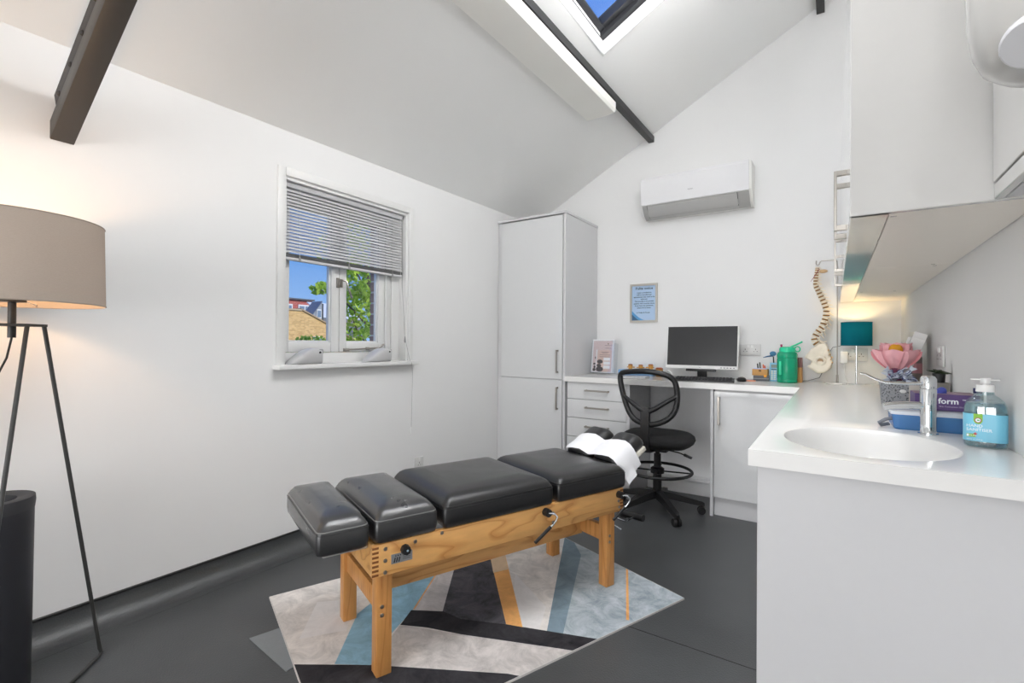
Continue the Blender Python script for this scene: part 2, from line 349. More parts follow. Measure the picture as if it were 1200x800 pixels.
q = B(); q.tube([(FX1-XL+.012, 1.905-oy, 1.548-oz), (FX1-XL+.03, 1.925-oy, 1.54-oz), (FX1-XL+.036, 1.935-oy, 1.49-oz), (FX1-XL+.03, 1.965-oy, 1.44-oz)], .006); q.done('latch_handle', M_steel, w)
q = B(); q.cyl((FX1-XL+.012, 1.92-oy, 1.113-oz), (FX1-XL+.014, 2.20-oy, 1.125-oz), .005); q.cyl((FX1-XL+.012, 2.19-oy, 1.12-oz), (FX1-XL+.02, 2.235-oy, 1.15-oz), .006); q.done('stay_bar', M_steel, w)
wb('stay_bracket', FX1-.004, FX1+.01, 1.925, 1.965, 1.104, 1.122, M_steel, .002); wb('stay_bracket', FX1-.004, FX1+.01, 2.10, 2.125, 1.112, 1.13, M_steel, .002)
# brick jamb outside
jb = thing('trim_2', 'weathered brown brick pier outside the window', 'brick pier', (XL-.13, 2.264, .9)); jb['kind'] = 'structure'
M_mort = mat('pale_mortar', (214, 206, 196), .95, noise=.1); M_brick = mat('brown_brick', (176, 140, 122), .9, noise=.3, nscale=30, bump=.4, bscale=80)
q = B(); q.box(-.096, -.005, .006, .30, -.9, 1.4); q.done('mortar', M_mort, jb, 0)
br = None
for k in range(30):
    z = -.9+k*.076
    if br is None: q = B(); q.box(-.10, -.002, 0, .21, 0, .064, .003, 1); br = q.done('brick', M_brick, jb); br.location.z = z
    else: c = dup(br, jb, (0, 0, z))

# ------------------------------------------------------------------ venetian blind
bl = thing('venetian_blind', 'half-lowered pale grey venetian blind hung in the window recess', 'blind', (XL-.034, (WY0+WY1)/2, WZ1))
M_slat = mat('pale_grey_slat', (206, 206, 208), .35); HB = (2.372-1.503)/2; yc = (2.372+1.503)/2-(WY0+WY1)/2
q = B(); q.box(-.014, .014, yc-HB, yc+HB, -.045, -.016, .003, 1); q.done('head_rail', mat('blind_rail', (190, 190, 192), .3), bl)
sl = None; ns = 19
for k in range(ns):
    z = -.058-k*.0188
    if sl is None:
        q = B(); pr_ = [(-.0125+.025*i/6, .0022*(1-((i-3)/3)**2)) for i in range(7)]
        q.skin([[(x, yy, z2) for x, z2 in pr_] for yy in (yc-HB, yc+HB)], closed=False); q.skin([[(x, yy, z2-.0006) for x, z2 in pr_] for yy in (yc-HB, yc+HB)], closed=False)
        sl = q.done('slat', M_slat, bl, 60); sl.location.z = z; sl.rotation_euler.y = math.radians(50)
    else: dup(sl, bl, (0, 0, z))
q = B()
for k in range(10): q.box(-.0125, .0125, yc-HB, yc+HB, -.412-.0019*k-.001, -.412-.0019*k)
q.done('stacked_slats', mat('blind_stack', (120, 120, 120), .5), bl, 0)
q = B(); q.box(-.013, .013, yc-HB, yc+HB, -.449, -.433, .003, 1); q.done('bottom_rail', M_slat, bl)
for yy in (yc-HB+.09, yc-.01, yc+HB-.09):
    for xx in (-.0135, .0135):
        q = B(); q.cyl((xx, yy, -.04), (xx, yy, -.44), .0009, seg=5); q.done('ladder_cord', M_wplas, bl)
    q = B(); q.box(.0135, .017, yy-.008, yy+.008, -.447, -.428, .001, 1); q.done('cord_clip', mat('clip_grey', (150, 150, 150), .4), bl)
q = B(); q.tube([(.016, yc+HB-.006, -.03), (.018, yc+HB-.004, -.5), (.03, yc+HB+.012, -.86), (.075, yc+HB+.02, -1.03), (.102, yc+HB+.012, -1.045), (.106, yc+HB+.016, -1.10), (.085, yc+HB+.028, -1.50)], .0013, 5); q.done('pull_cord', mat('cord_grey', (150, 150, 148), .7), bl)
q = B(); q.tube([(.016, yc+HB-.022, -.03), (.018, yc+HB-.02, -.5), (.03, yc+HB+.010, -.86)], .0012, 5); q.done('pull_cord', M_wplas, bl)
q = B(); q.lathe([(.003, -.86), (.006, -.885), (.006, -.90), (.002, -.905)], (.032, yc+HB+.013, 0), 8); q.done('cord_weight', mat('clip_grey'), bl)
q = B(); q.lathe([(.003, -1.49), (.005, -1.52), (.005, -1.53), (.002, -1.535)], (.085, yc+HB+.028, 0), 8); q.done('cord_weight', M_wplas, bl)

# ------------------------------------------------------------------ wedges on the sill
M_wedge = mat('pale_grey_vinyl', (186, 186, 186), .4); M_wedge2 = mat('mid_grey_vinyl', (165, 165, 164), .5)
def wedge(loc, label):
    t = thing('wedge_block', label, 'wedge pad', loc, math.radians(90), 'grey wedge pads on the window sill')
    # local x along the sill (+y world), local y across
    rings = []
    L = .190
    for i in range(13):
        f = i/12; x = -.085+L*f if 1 else 0
        h = .012+.078*math.sin(min(1, f/.78)*math.pi/2)**1.25 if f < .78 else .09-.012*((f-.78)/.22)**2
        wd = .046*(.55+.45*math.sin(min(1, f/.35)*math.pi/2))
        if i == 0: h *= .6
        pts = []
        for k in range(16):
            a = 2*math.pi*k/16; ex = .45
            cx = math.copysign(abs(math.cos(a))**ex, math.cos(a)); cz = math.copysign(abs(math.sin(a))**ex, math.sin(a))
            pts.append((x, wd*cx, h/2+h/2*cz))
        rings.append(pts)
    q = B(); q.skin(rings); q.done('wedge_body', [M_wedge], t, 60)
    q = B(); q.cyl((.098, -.02, .071), (.121, -.02, .073), .009, .008, 10); q.cyl((.098, .02, .071), (.121, .02, .073), .009, .008, 10); q.box(.113, .124, -.028, .028, .060, .084, .004); q.done('handle_strap', M_wedge2, t)
    q = B(); q.cyl((.088, -.0452, .066), (.088, -.048, .066), .006, seg=10); q.done('eyelet', M_black, t)
    return t
wedge((XL+.012, 1.588, WZ0), 'pale grey wedge pad on the sill below the left casement')
wedge((XL+.012, 2.105, WZ0), 'pale grey wedge pad on the sill beside the blind cord')

# ------------------------------------------------------------------ beams
bt = thing('roof_truss', 'dark brown steel rafter with bolted side plate ending on the window wall', 'beam', (XL, .575, 1.93), rot=(0, -math.atan(.53), 0))
q = B(); q.box(-.03, 3.1, -.036, .036, 0, .066, .004, 2); q.done('box_section', M_iron, bt, 30)
q = B(); q.box(.095, 3.0, -.031, .031, .066, .135, .004, 2); q.done('upper_section', mat('deep_brown_steel', (40, 37, 35), .6), bt, 30)
for k in range(12):
    q = B(); q.ell((.15+.145*k, -.031, .090), (.011, .010, .011), 10); q.done('bolt_head', M_iron, bt)
pu = tag(B().skin([[(x, y, z+.012*(y-YB)) for x, z in ((-1.345, 2.908), (-1.298, 2.908), (-1.298, 2.957), (-1.345, 2.957))] for y in (YF+.05, YB-.001)]).done('purlin', M_ironc), 'long charcoal steel purlin under the ceiling beside the white casing', 'beam')
pu2 = tag(B().skin([[(x, y, z+.012*(y-YB)) for x, z in ((-.115, 3.565), (-.065, 3.565), (-.065, 3.608), (-.115, 3.608))] for y in (YF+.05, YB-.001)]).done('purlin', M_ironc), 'upper charcoal steel purlin above the wall cupboards', 'beam')
bc = thing('beam_casing', 'white boxed casing running under the ceiling beside the steel purlin', 'casing', (-1.40, 1.2, 2.783), rot=(.012, 0, 0))
M_cas = mat('off_white_casing', (246, 245, 239), .6, noise=.04, nscale=2.5)
q = B(); q.prism([(-.12, -2.9, .0), (.02, -2.9, .0), (.085, -2.9, .012), (.096, -2.9, .03), (.096, -2.9, .082), (.05, -2.9, .082), (-.12, -2.9, .055)], (0, 4.95, 0)); q.done('casing_body', M_cas, bc, 20)
q = B(); q.prism([(-.121, 2.05, -.001), (.02, 2.05, -.001), (.086, 2.05, .011), (.097, 2.05, .03), (.097, 2.05, .082), (-.121, 2.05, .055)], (0, .006, 0)); q.done('end_cap', M_wplas, bc, 0)

# ------------------------------------------------------------------ tall cupboard
cu = thing('tall_cupboard', 'tall white two-door storage cupboard in the corner by the window', 'cupboard', (-2.155, 3.49, 0))
def part(par, nm, x0, x1, y0, y1, z0, z1, m, bev=.0015, o=(0, 0, 0), seg=1):
    q = B(); q.box(x0-o[0], x1-o[0], y0-o[1], y1-o[1], z0-o[2], z1-o[2], bev, seg); return q.done(nm, m, par)
def bar_handle(par, x, y, z0, z1, vertical=True, L=None, axis='-y'):
    """D-shaped flat steel bar; x,y = door face; sticks out towards -y (or -x)"""
    q = B(); t = .013
    if axis == '-y':
        if vertical:
            q.box(x-t/2, x+t/2, y-.032, y-.024, z0, z1, .001, 1); q.box(x-t/2, x+t/2, y-.025, y, z0, z0+.014, .001, 1); q.box(x-t/2, x+t/2, y-.025, y, z1-.014, z1, .001, 1)
        else:
            q.box(z0, z1, y-.032, y-.024, x-t/2, x+t/2, .001, 1); q.box(z0, z0+.014, y-.025, y, x-t/2, x+t/2, .001, 1); q.box(z1-.014, z1, y-.025, y, x-t/2, x+t/2, .001, 1)
    else:
        q.box(x-.033, x-.025, y-t/2, y+t/2, z0, z1, .001, 1); q.box(x-.026, x, y-t/2, y+t/2, z0, z0+.016, .001, 1); q.box(x-.026, x, y-t/2, y+t/2, z1-.016, z1, .001, 1)
    return q.done('handle', M_steel, par)
CO = (-2.155, 3.49, 0)
part(cu, 'carcass', -2.46, -1.842, 3.512, YB-.002, 0, 2.228, M_matte, o=CO)
part(cu, 'end_panel', -1.840, -1.818, 3.49, YB-.002, 0, 2.228, M_matte, o=CO)
part(cu, 'scribe_filler', -2.497, -2.462, 3.50, 3.55, 0, 2.228, M_matte, o=CO)
part(cu, 'top_panel', -2.497, -1.814, 3.485, YB-.002, 2.230, 2.250, M_matte, o=CO)
part(cu, 'plinth', -2.46, -1.842, 3.505, 3.511, 0, .13, M_matte, o=CO)
for z0, z1, h0, h1 in ((.872, 2.218, .924, 1.112), (.135, .866, .624, .810)):
    dr = part(cu, 'door', -2.456, -1.846, 3.489, 3.509, z0, z1, M_gloss, .001, o=CO)
    bar_handle(dr, -1.885-CO[0], -.001, h0, h1)

# ------------------------------------------------------------------ desk: drawer unit, kneehole, cupboard, worktop
du = thing('drawer_unit', 'white desk pedestal of stacked drawers with steel bar handles', 'drawers', (-1.55, 3.49, 0)); DO = (-1.55, 3.49, 0)
part(du, 'carcass', -1.800, -1.30, 3.512, YB-.002, .0, .858, M_matte, o=DO)
part(du, 'end_panel', -1.297, -1.272, 3.485, YB-.002, 0, .858, M_matte, o=DO)
zz = [.858, .723, .574, .424, .275, .130]
for i in range(5):
    dr = part(du, 'drawer', -1.797, -1.300, 3.489, 3.509, zz[i+1]+.003, zz[i]-.002, M_gloss, .001, o=DO)
    bar_handle(dr, zz[i]-.062, -.001, -1.632-DO[0], -1.436-DO[0], vertical=False)
part(du, 'plinth', -1.797, -1.300, 3.520, 3.528, 0, .128, M_matte, o=DO)
kb = thing('kneehole_panel', 'white back panel with ledge under the desk worktop', 'panel', (-1.0, 3.9, 0)); KO = (-1.0, 3.9, 0)
part(kb, 'back_panel', -1.268, -.706, 3.96, 3.975, .13, .855, mat('brightened_kneehole_white', (238, 238, 238), .4), o=KO)  # white raised above the desk units' to make up for the kneehole's dim light
part(kb, 'ledge', -1.268, -.706, 3.88, 3.98, .105, .130, mat('brightened_kneehole_white', (238, 238, 238), .4), o=KO)
part(kb, 'kick_board', -1.268, -.706, 3.895, 3.91, 0, .104, mat('brightened_kneehole_white', (238, 238, 238), .4), o=KO)
dc = thing('base_cupboard', 'white desk base cupboard with one gloss door and vertical handle', 'cupboard', (-.44, 3.49, 0)); BO = (-.44, 3.49, 0)
part(dc, 'end_panel', -.703, -.683, 3.480, YB-.002, 0, .858, M_matte, o=BO)
part(dc, 'carcass', -.681, -.130, 3.512, YB-.002, .13, .858, M_matte, o=BO)
dr = part(dc, 'door', -.680, -.135, 3.489, 3.509, .130, .846, M_gloss, .001, o=BO); bar_handle(dr, -.648-BO[0], -.001, .622, .812)
part(dc, 'plinth', -.681, -.130, 3.518, 3.526, 0, .128, M_matte, o=BO)
# basin return unit
bu = thing('basin_unit', 'white base unit with plain end panel under the basin worktop', 'cabinet', (.1, 2.3, 0)); UO = (.1, 2.3, 0)
part(bu, 'end_panel', -.160, XR-.002, 1.345, 1.365, 0, .858, M_matte, o=UO)
part(bu, 'carcass', -.13, XR-.002, 1.367, 3.45, .13, .70, M_matte, o=UO)
part(bu, 'plinth', -.10, -.09, 1.367, 3.45, 0, .128, M_matte, o=UO)
for y0 in (1.37, 1.89, 2.41, 2.93):
    dr = part(bu, 'door', -.152, -.133, y0, y0+.516, .135, .848, M_gloss, .001, o=UO); bar_handle(dr, -.152-UO[0], y0+.47-UO[1], .62, .81, axis='-x')
# worktop, L-shaped with moulded oval basin
wt = thing('worktop', 'white solid-surface L-shaped worktop with moulded oval basin', 'worktop', (.07, 1.617, .86))
b = B(); OX, OY = .07, 1.617; RX, RY = .192, .232; X0, X1, Y0, Y1 = -.177, XR-.001, 1.318, 3.471; N = 64; zt_, zb_ = .04, .0
def rectpt(a):
    # points on rectangle boundary around basin (only to y=2.2)
    c, s_ = math.cos(a), math.sin(a); t = 1e9
    for lim, v in ((X1-OX, c), (X0-OX, c), (2.0-OY, s_), (Y0-OY, s_)):
        if abs(v) > 1e-9 and lim/v > 0: t = min(t, lim/v)
    return (t*c, t*s_)
angs = [2*math.pi*k/N for k in range(N)]
for cx, cy in ((X1-OX, 2.0-OY), (X0-OX, 2.0-OY), (X0-OX, Y0-OY), (X1-OX, Y0-OY)): angs.append(math.atan2(cy, cx) % (2*math.pi))
angs = sorted(set(angs)); N = len(angs)
out = b.ring([(*rectpt(a), zt_) for a in angs])
prev = out
for f, z in ((1.03, zt_), (1.0, zt_-.0015), (.97, zt_-.010), (.93, zt_-.035), (.86, zt_-.075), (.72, zt_-.105), (.45, zt_-.122), (.10, zt_-.127)):
    cur = b.ring([(RX*f*math.cos(a), RY*f*math.sin(a), z) for a in angs])
    for k in range(N): b.bm.faces.new((prev[k], prev[(k+1) % N], cur[(k+1) % N], cur[k]))
    prev = cur
b.bm.faces.new(prev)
lo = b.ring([(*rectpt(a), zb_) for a in angs])
for k in range(N): b.bm.faces.new((out[k], lo[k], lo[(k+1) % N], out[(k+1) % N]))
b.box(X0-OX, X1-OX, 2.0-OY, YB-.001-OY, zb_, zt_)
b.box(-1.814-OX, X0-OX, 3.471-OY, YB-.001-OY, zb_, zt_)
b.done('worktop_slab', M_top, wt, 40)
q = B(); q.lathe([(.019, -.0865), (.021, -.0845), (.014, -.083), (.0, -.083)][:3], (0, 0, 0), 20); q.done('basin_waste', M_chrome, wt)

# ------------------------------------------------------------------ wall cupboards
wc = thing('wall_cupboard', 'run of white gloss wall cupboards above the basin worktop', 'cupboard', (.2, 2.7, 1.466)); VO = (.2, 2.7, 1.466)
part(wc, 'end_panel', .030, XR-.002, 1.407, 1.425, 1.466, 2.30, M_glossc, o=VO)
part(wc, 'carcass', .056, XR-.002, 1.427, YB-.002, 1.480, 2.298, M_matte, o=VO)
part(wc, 'light_pelmet', .031, .105, 1.4085, YB-.004, 1.466, 1.4785, mat('cream_gloss_pelmet', (225, 220, 210), .08, coat=.5), .001, o=VO)
for y0, y1 in ((1.427, 2.392), (2.396, 3.425), (3.429, YB-.004)): part(wc, 'base_board', .107, XR-.002, y0, y1, 1.467, 1.479, mat('cream_cabinet_base', (240, 233, 222), .35), .001, o=VO)
hy = {0: 1.83, 1: 1.975, 2: 2.85, 3: 2.99, 4: 3.52}
for i, (y0, y1) in enumerate(((1.427, 1.900), (1.903, 2.392), (2.395, 2.92), (2.923, 3.425), (3.428, YB-.004))):
    dr = part(wc, 'door', .030, .050, y0, y1, 1.480, 2.298, M_gloss, .001, o=VO)
    bar_handle(dr, .030-VO[0], hy[i]-VO[1], 1.52-VO[2], 1.708-VO[2], axis='-x')
for x, y in ((.11, 1.455), (.30, 2.375), (.31, 2.415), (.27, 3.40), (.12, 3.38)):
    part(wc, 'fixing_clip', x, x+.012, y, y+.004, 1.4655, 1.4668, M_steel, 0, o=VO)
mc = thing('mirror_cabinet', 'shallow white wall cabinet behind the rounded dispenser', 'cabinet', (.32, .9, 1.466)); MO = (.32, .9, 1.466)
part(mc, 'carcass', .296, XR-.002, .35, 1.405, 1.468, 2.298, M_matte, o=MO)
part(mc, 'door', .276, .294, .35, 1.403, 1.502, 2.298, M_glossc, o=MO)
part(mc, 'pelmet', .278, .294, .35, 1.403, 1.467, 1.499, M_glossc, o=MO)
# dispenser
dp = thing('soap_dispenser', 'rounded white wall dispenser with grey nozzle disc on the shallow cabinet', 'dispenser', (.276, 1.02, 1.56))
q = B(); rings = []
for f, z in ((.0, .0), (.35, .0), (.62, .006), (.82, .024), (.93, .052), (.985, .09), (1, .14), (1, .40), (.9, .43)):
    rings.append([(-.105*f*math.sin(math.pi*k/16)-.0005, .105*f*math.cos(math.pi*k/16)*1.0, z) for k in range(17)])
rings[0] = [(-.0005-.01*math.sin(math.pi*k/16), .01*math.cos(math.pi*k/16), .0) for k in range(17)]
q.skin(rings); q.done('dispenser_shell', mat('milky_white_plastic', (204, 203, 199), .22, coat=.3), dp, 50)
nr = Vector((-.35, -.62, -.70)).to_track_quat('Z', 'Y').to_euler()
q = B(); q.lathe([(.036, -.012), (.036, .002), (.033, .006), (.027, .006)], (0, 0, 0), 28); q.done('nozzle_ring', mat('pale_ring', (206, 206, 208), .3), dp, 40, loc=(-.047, -.066, .020), rot=nr)
q = B(); q.lathe([(.028, -.004), (.028, .004), (.024, .0055), (.004, .0056)], (0, 0, 0), 28); q.done('nozzle_disc', mat('grey_disc', (150, 150, 158), .4), dp, 40, loc=(-.047, -.066, .020), rot=nr)

# ------------------------------------------------------------------ air conditioner
ac = thing('air_conditioner', 'white wall-mounted air conditioner with grey louvre on the desk wall', 'air conditioner', (-.93, YB, 2.22))
q = B(); pf = [(0, .0), (-.05, .0), (-.115, .03), (-.165, .10), (-.172, .12), (-.188, .30), (-.18, .318), (0, .32)]
hw = .415
q.skin([[(x, y, z) for y, z in pf] for x in (-hw, hw)]); q.done('housing', mat('ac_white', (226, 226, 222), .3), ac, 30)
q = B(); pf2 = [(-.168, .100), (-.176, .100), (-.196, .30), (-.186, .322), (-.17, .322)]
q.skin([[(x, y, z) for y, z in pf2] for x in (-hw-.002, hw-.016)]); q.done('front_panel', mat('ac_gloss_white', (232, 232, 233), .07, coat=.5), ac, 20)
q = B(); pf3 = [(-.060, -.003), (-.120, .024), (-.171, .092), (-.168, .096), (-.115, .034), (-.06, .004)]
q.skin([[(x, y, z) for y, z in pf3] for x in (-hw+.004, hw-.018)]); q.done('grille_surround', mat('ac_grey', (170, 170, 168), .4), ac, 30)
q = B(); q.skin([[(x, y, z) for y, z in [(-.103, .012), (-.125, .022), (-.172, .086), (-.169, .090), (-.122, .028), (-.10, .018)]] for x in (-hw+.045, hw-.10)]); q.done('louvre', mat('ac_louvre', (182, 182, 180), .35), ac, 30)
q = B(); q.skin([[(x, y, z) for y, z in [(-.063, -.005), (-.100, .011), (-.098, .014), (-.061, -.002)]] for x in (-hw+.05, hw-.10)]); q.done('louvre', mat('ac_louvre'), ac, 30)
for x in (-hw+.042, hw-.099):
    q = B(); q.prism([(x, -.10, .009), (x, -.173, .085), (x, -.173, .095), (x, -.10, .016)], (.003, 0, 0)); q.done('louvre_gap', M_black, ac, 0)
text('brand_mark', 'FUJITSU', .012, mat('grey_ink', (110, 110, 112), .5), ac, (-.02, -.1867, .17), (math.radians(96), 0, 0))

# ------------------------------------------------------------------ framed notice
nf = thing('framed_notice', 'silver framed pale blue polite notice on the desk wall', 'notice', (-1.381, YB, 1.522))
M_frame = mat('silver_frame', (178, 174, 166), .35, metal=.6)
for nm, p in (('frame_rail', [(-.12, .168), (.12, .168), (.104, .150), (-.104, .150)]), ('frame_rail', [(-.12, -.168), (.12, -.168), (.104, -.150), (-.104, -.150)]), ('frame_rail', [(-.12, .168), (-.104, .150), (-.104, -.150), (-.12, -.168)]), ('frame_rail', [(.12, .168), (.104, .150), (.104, -.150), (.12, -.168)])):
    q = B(); q.prism([(x, -.001, z) for x, z in p], (0, -.014, 0)); q.done(nm, M_frame, nf, 0)
q = B(); q.box(-.106, .106, -.006, -.002, -.152, .152); q.done('notice_sheet', mat('pale_blue_print', (172, 198, 226), .4, noise=.05, nscale=6), nf, 0)
q = B(); cv = [(-.104+.125*k/10, -.150+.085*(1-k/10)**1.7) for k in range(11)]
q.prism([(-.104, -.0062, -.150)]+[(x, -.0062, z) for x, z in cv], (0, -.0004, 0)); q.done('blue_swoosh', mat('mid_blue_print', (84, 152, 204), .4), nf, 0)
q = B(); cv = [(-.104+.08*k/10, -.150+.055*(1-k/10)**1.7) for k in range(11)]
q.prism([(-.104, -.0068, -.150)]+[(x, -.0068, z) for x, z in cv], (0, -.0004, 0)); q.done('dark_swoosh', mat('deep_blue_print', (52, 96, 130), .4), nf, 0)
ink = mat('dark_ink', (40, 48, 62), .6)
text('heading', 'Polite notice', .030, ink, nf, (.004, -.0066, .118), FACE_Y, bold=.0006)
for k, s in enumerate(('Latest consultations', 'will be cancelled per', 'appointment may need to be', 'enforced.', 'This practice is to provide', 'patients with accurate times.', 'If you have any questions,', 'please let us know.')):
    text('notice_line', s, .0158, ink, nf, (.004, -.0066, .086-.0188*k), FACE_Y, bold=.0003)
text('notice_line', 'In Today & Touch', .0158, ink, nf, (-.004, -.0066, -.088), FACE_Y, bold=.0003)

# ------------------------------------------------------------------ sockets
def socket(label, loc, rz, double=True, group=None):
    t = thing('wall_socket', label, 'socket', loc, rz); hwid = .073 if double else .043
    q = B(); q.box(-hwid, hwid, -.009, -.0005, -.043, .043, .003, 2); q.done('face_plate', mat('socket_plate_plastic', (214, 214, 212), .3), t)
    for cx in ((-.036, .036) if double else (0,)):
        for x, z, a, c in ((0, .004, .0022, .0045), (-.011, -.012, .0035, .002), (.011, -.012, .0035, .002)):
            q = B(); q.box(cx+x-a, cx+x+a, -.0094, -.0085, z-c, z+c); q.done('pin_hole', M_black, t, 0)
    for cx in ((-.012, .012) if double else (0,)):
        q = B(); q.box(cx-.008, cx+.008, -.0135, -.0085, .016, .036, .001, 1); q.done('rocker_switch', M_wplas, t)
    return t
socket('white double socket on the desk wall beside the monitor', (-.54, YB, 1.125), 0)
socket('white double socket behind the teal table lamp', (.118, YB, 1.10), 0)
socket('white double socket on the basin wall beside the white box frame', (XR, 2.65, 1.118), -math.pi/2)
socket('white single socket low on the window wall behind the treatment table', (XL, 2.525, .292), math.pi/2, False)

# ------------------------------------------------------------------ rug
rg = thing('area_rug', 'abstract geometric rug in grey, blue, black and orange under the treatment table', 'rug', (-1.34, 1.74, 0))
ra = Vector((.3665, .930, 0)); rpv = Vector((-.930, .3665, 0))
Rc = Vector((-.567, 2.263, 0)); c_ = [Rc, Rc+rpv*1.055, Rc+rpv*1.055-ra*1.55, Rc-ra*1.55]; ro = Vector((-1.34, 1.74, 0))
def rugmat(name, rgb, var=.22, blot=None):
    m = bpy.data.materials.new(name); m.use_nodes = True; t = m.node_tree; bs = t.nodes['Principled BSDF']; bs.inputs['Roughness'].default_value = .95; bs.inputs['Specular IOR Level'].default_value = .1
    co = t.nodes.new('ShaderNodeTexCoord'); n = t.nodes.new('ShaderNodeTexNoise'); n.inputs['Scale'].default_value = 9; n.inputs['Detail'].default_value = 10; n.inputs['Roughness'].default_value = .72; n.inputs['Distortion'].default_value = .8
    t.links.new(co.outputs['Object'], n.inputs['Vector']); r = t.nodes.new('ShaderNodeValToRGB'); c = lin(rgb)
    r.color_ramp.elements[0].position = .3; r.color_ramp.elements[1].position = .72
    r.color_ramp.elements[0].color = (*[v*(1-var) for v in c], 1); r.color_ramp.elements[1].color = (*(lin(blot) if blot else [min(1, v*(1+var)) for v in c]), 1)
    t.links.new(n.outputs[0], r.inputs[0]); t.links.new(r.outputs[0], bs.inputs['Base Color']); return m
RM = [rugmat('rug_stone', (226, 221, 216), .30), rugmat('rug_black', (54, 53, 56), .55), rugmat('rug_blue', (150, 190, 210), .3), rugmat('rug_charcoal', (66, 65, 69), .4, (110, 108, 114)), rugmat('rug_orange', (244, 176, 110), .25),
      rugmat('rug_white', (230, 227, 225), .12), rugmat('rug_slate', (160, 176, 186), .4, (206, 213, 217)), rugmat('rug_deep_slate', (126, 144, 155), .3), rugmat('rug_pale_orange', (218, 192, 160), .12), rugmat('rug_pale_grey', (204, 199, 198), .3), rugmat('rug_ash', (200, 194, 190), .38)]
polys = [
 (9, [(-1.667, 1.827), (-1.621, 1.904), (-1.387, 1.549), (-1.508, 1.498)]),
 (10, [(-1.469, 1.387), (-1.224, 1.478), (-.862, 1.619), (-.75, 1.66), (-.78, 1.45), (-.943, 1.395), (-1.374, 1.156)]),
 (1, [(-1.75, .905), (-1.619, .991), (-1.374, 1.156), (-.943, 1.395), (-.78, 1.45), (-.80, .6), (-1.405, .6)]),
 (2, [(-1.482, 1.086), (-1.678, 1.341), (-1.702, 1.439), (-1.772, 1.595), (-1.85, 1.80), (-1.75, 2.0), (-1.667, 1.827), (-1.508, 1.498), (-1.45, 1.316), (-1.373, 1.155)]),
 (3, [(-1.621, 1.904), (-1.80, 2.40), (-1.60, 2.30), (-1.54, 2.106), (-1.116, 1.636), (-1.293, 1.56), (-1.387, 1.549)]),
 (1, [(-1.512, 1.491), (-1.393, 1.561), (-1.293, 1.56), (-1.118, 1.635), (-.955, 1.691), (-.813, 1.74), (-.70, 1.78), (-.75, 1.66), (-.862, 1.619), (-1.224, 1.478), (-1.367, 1.435), (-1.469, 1.387)]),
 (4, [(-1.55, 2.111), (-1.516, 2.201), (-1.049, 1.657), (-1.116, 1.636)]),
 (8, [(-1.65, 2.23), (-1.62, 2.32), (-1.38, 2.04), (-1.42, 1.965)]),
 (5, [(-1.324, 2.02), (-1.045, 1.842), (-.986, 1.683), (-1.049, 1.661), (-1.247, 1.889)]),
 (6, [(-1.39, 2.70), (-.955, 1.691), (-.813, 1.74), (-.70, 1.78), (-.50, 1.95), (-.45, 2.265), (-.9, 2.7)]),
 (7, [(-1.39, 2.70), (-.955, 1.691), (-.893, 1.712), (-1.147, 2.404)]),
 (6, [(-1.05, 2.35), (-.86, 1.74), (-.84, 1.95)]),
 (4, [(-.902, 2.430), (-.893, 2.434), (-.709, 1.950), (-.720, 1.945)]),
 (4, [(-1.667, 1.827), (-1.662, 1.832), (-1.504, 1.503), (-1.509, 1.498)]),
 (5, [(-1.90, 1.30), (-1.78, 1.42), (-1.62, 1.24), (-1.72, 1.10)]),
]
bm = bmesh.new()
bm.faces.new([bm.verts.new((p-ro)*1) for p in c_])
for v in bm.verts: v.co.z = .008
for mi, pl in polys:
    for i in range(len(pl)):
        p, q2 = Vector((*pl[i], 0))-ro, Vector((*pl[(i+1) % len(pl)], 0))-ro
        e = q2-p; nrm = Vector((-e.y, e.x, 0)).normalized()
        # only cut faces near this edge to keep the mesh light
        geom = bm.verts[:]+bm.edges[:]+bm.faces[:]
        bmesh.ops.bisect_plane(bm, geom=geom, plane_co=p+Vector((0, 0, .008)), plane_no=nrm, dist=1e-6)
def inside(pt, pl):
    r = False; n = len(pl)
    for i in range(n):
        (xa, ya), (xb, yb) = pl[i], pl[(i+1) % n]
        if (ya > pt.y) != (yb > pt.y) and pt.x < (xb-xa)*(pt.y-ya)/(yb-ya)+xa: r = not r
    return r
for f in bm.faces:
    c = f.calc_center_median()+ro; f.material_index = 0
    for mi, pl in polys:
        if inside(c, pl): f.material_index = mi
bmesh.ops.dissolve_limit(bm, angle_limit=.001, verts=bm.verts[:], edges=bm.edges[:], delimit={'MATERIAL'})
me = bpy.data.meshes.new('rug_pile'); bm.to_mesh(me); bm.free()
for m in RM: me.materials.append(m)
o = bpy.data.objects.new('rug_pile', me); COL.objects.link(o); o.parent = rg
if o.data.polygons[0].normal.z < 0: o.data.flip_normals()
q = B(); cc = sum(c_, Vector())/4; q.prism([cc+(p-cc)*1.004-ro for p in c_], (0, 0, .0075)); q.done('rug_backing', mat('rug_edge', (206, 202, 198), .9, noise=.1), rg, 0)
q = B(); q.prism([(-1.892, .998, .0002), (-1.858, 1.112, .0002), (-1.60, 1.03, .0002), (-1.595, .972, .0002)], (0, 0, .0028)); tag(q.done('floor_protector', mat('grey_rubber_sheet', (128, 133, 136), .35, noise=.08, bump=.1, bscale=150), smooth=0), 'thin pale grey rubber sheet poking out beneath the rug corner', 'mat')

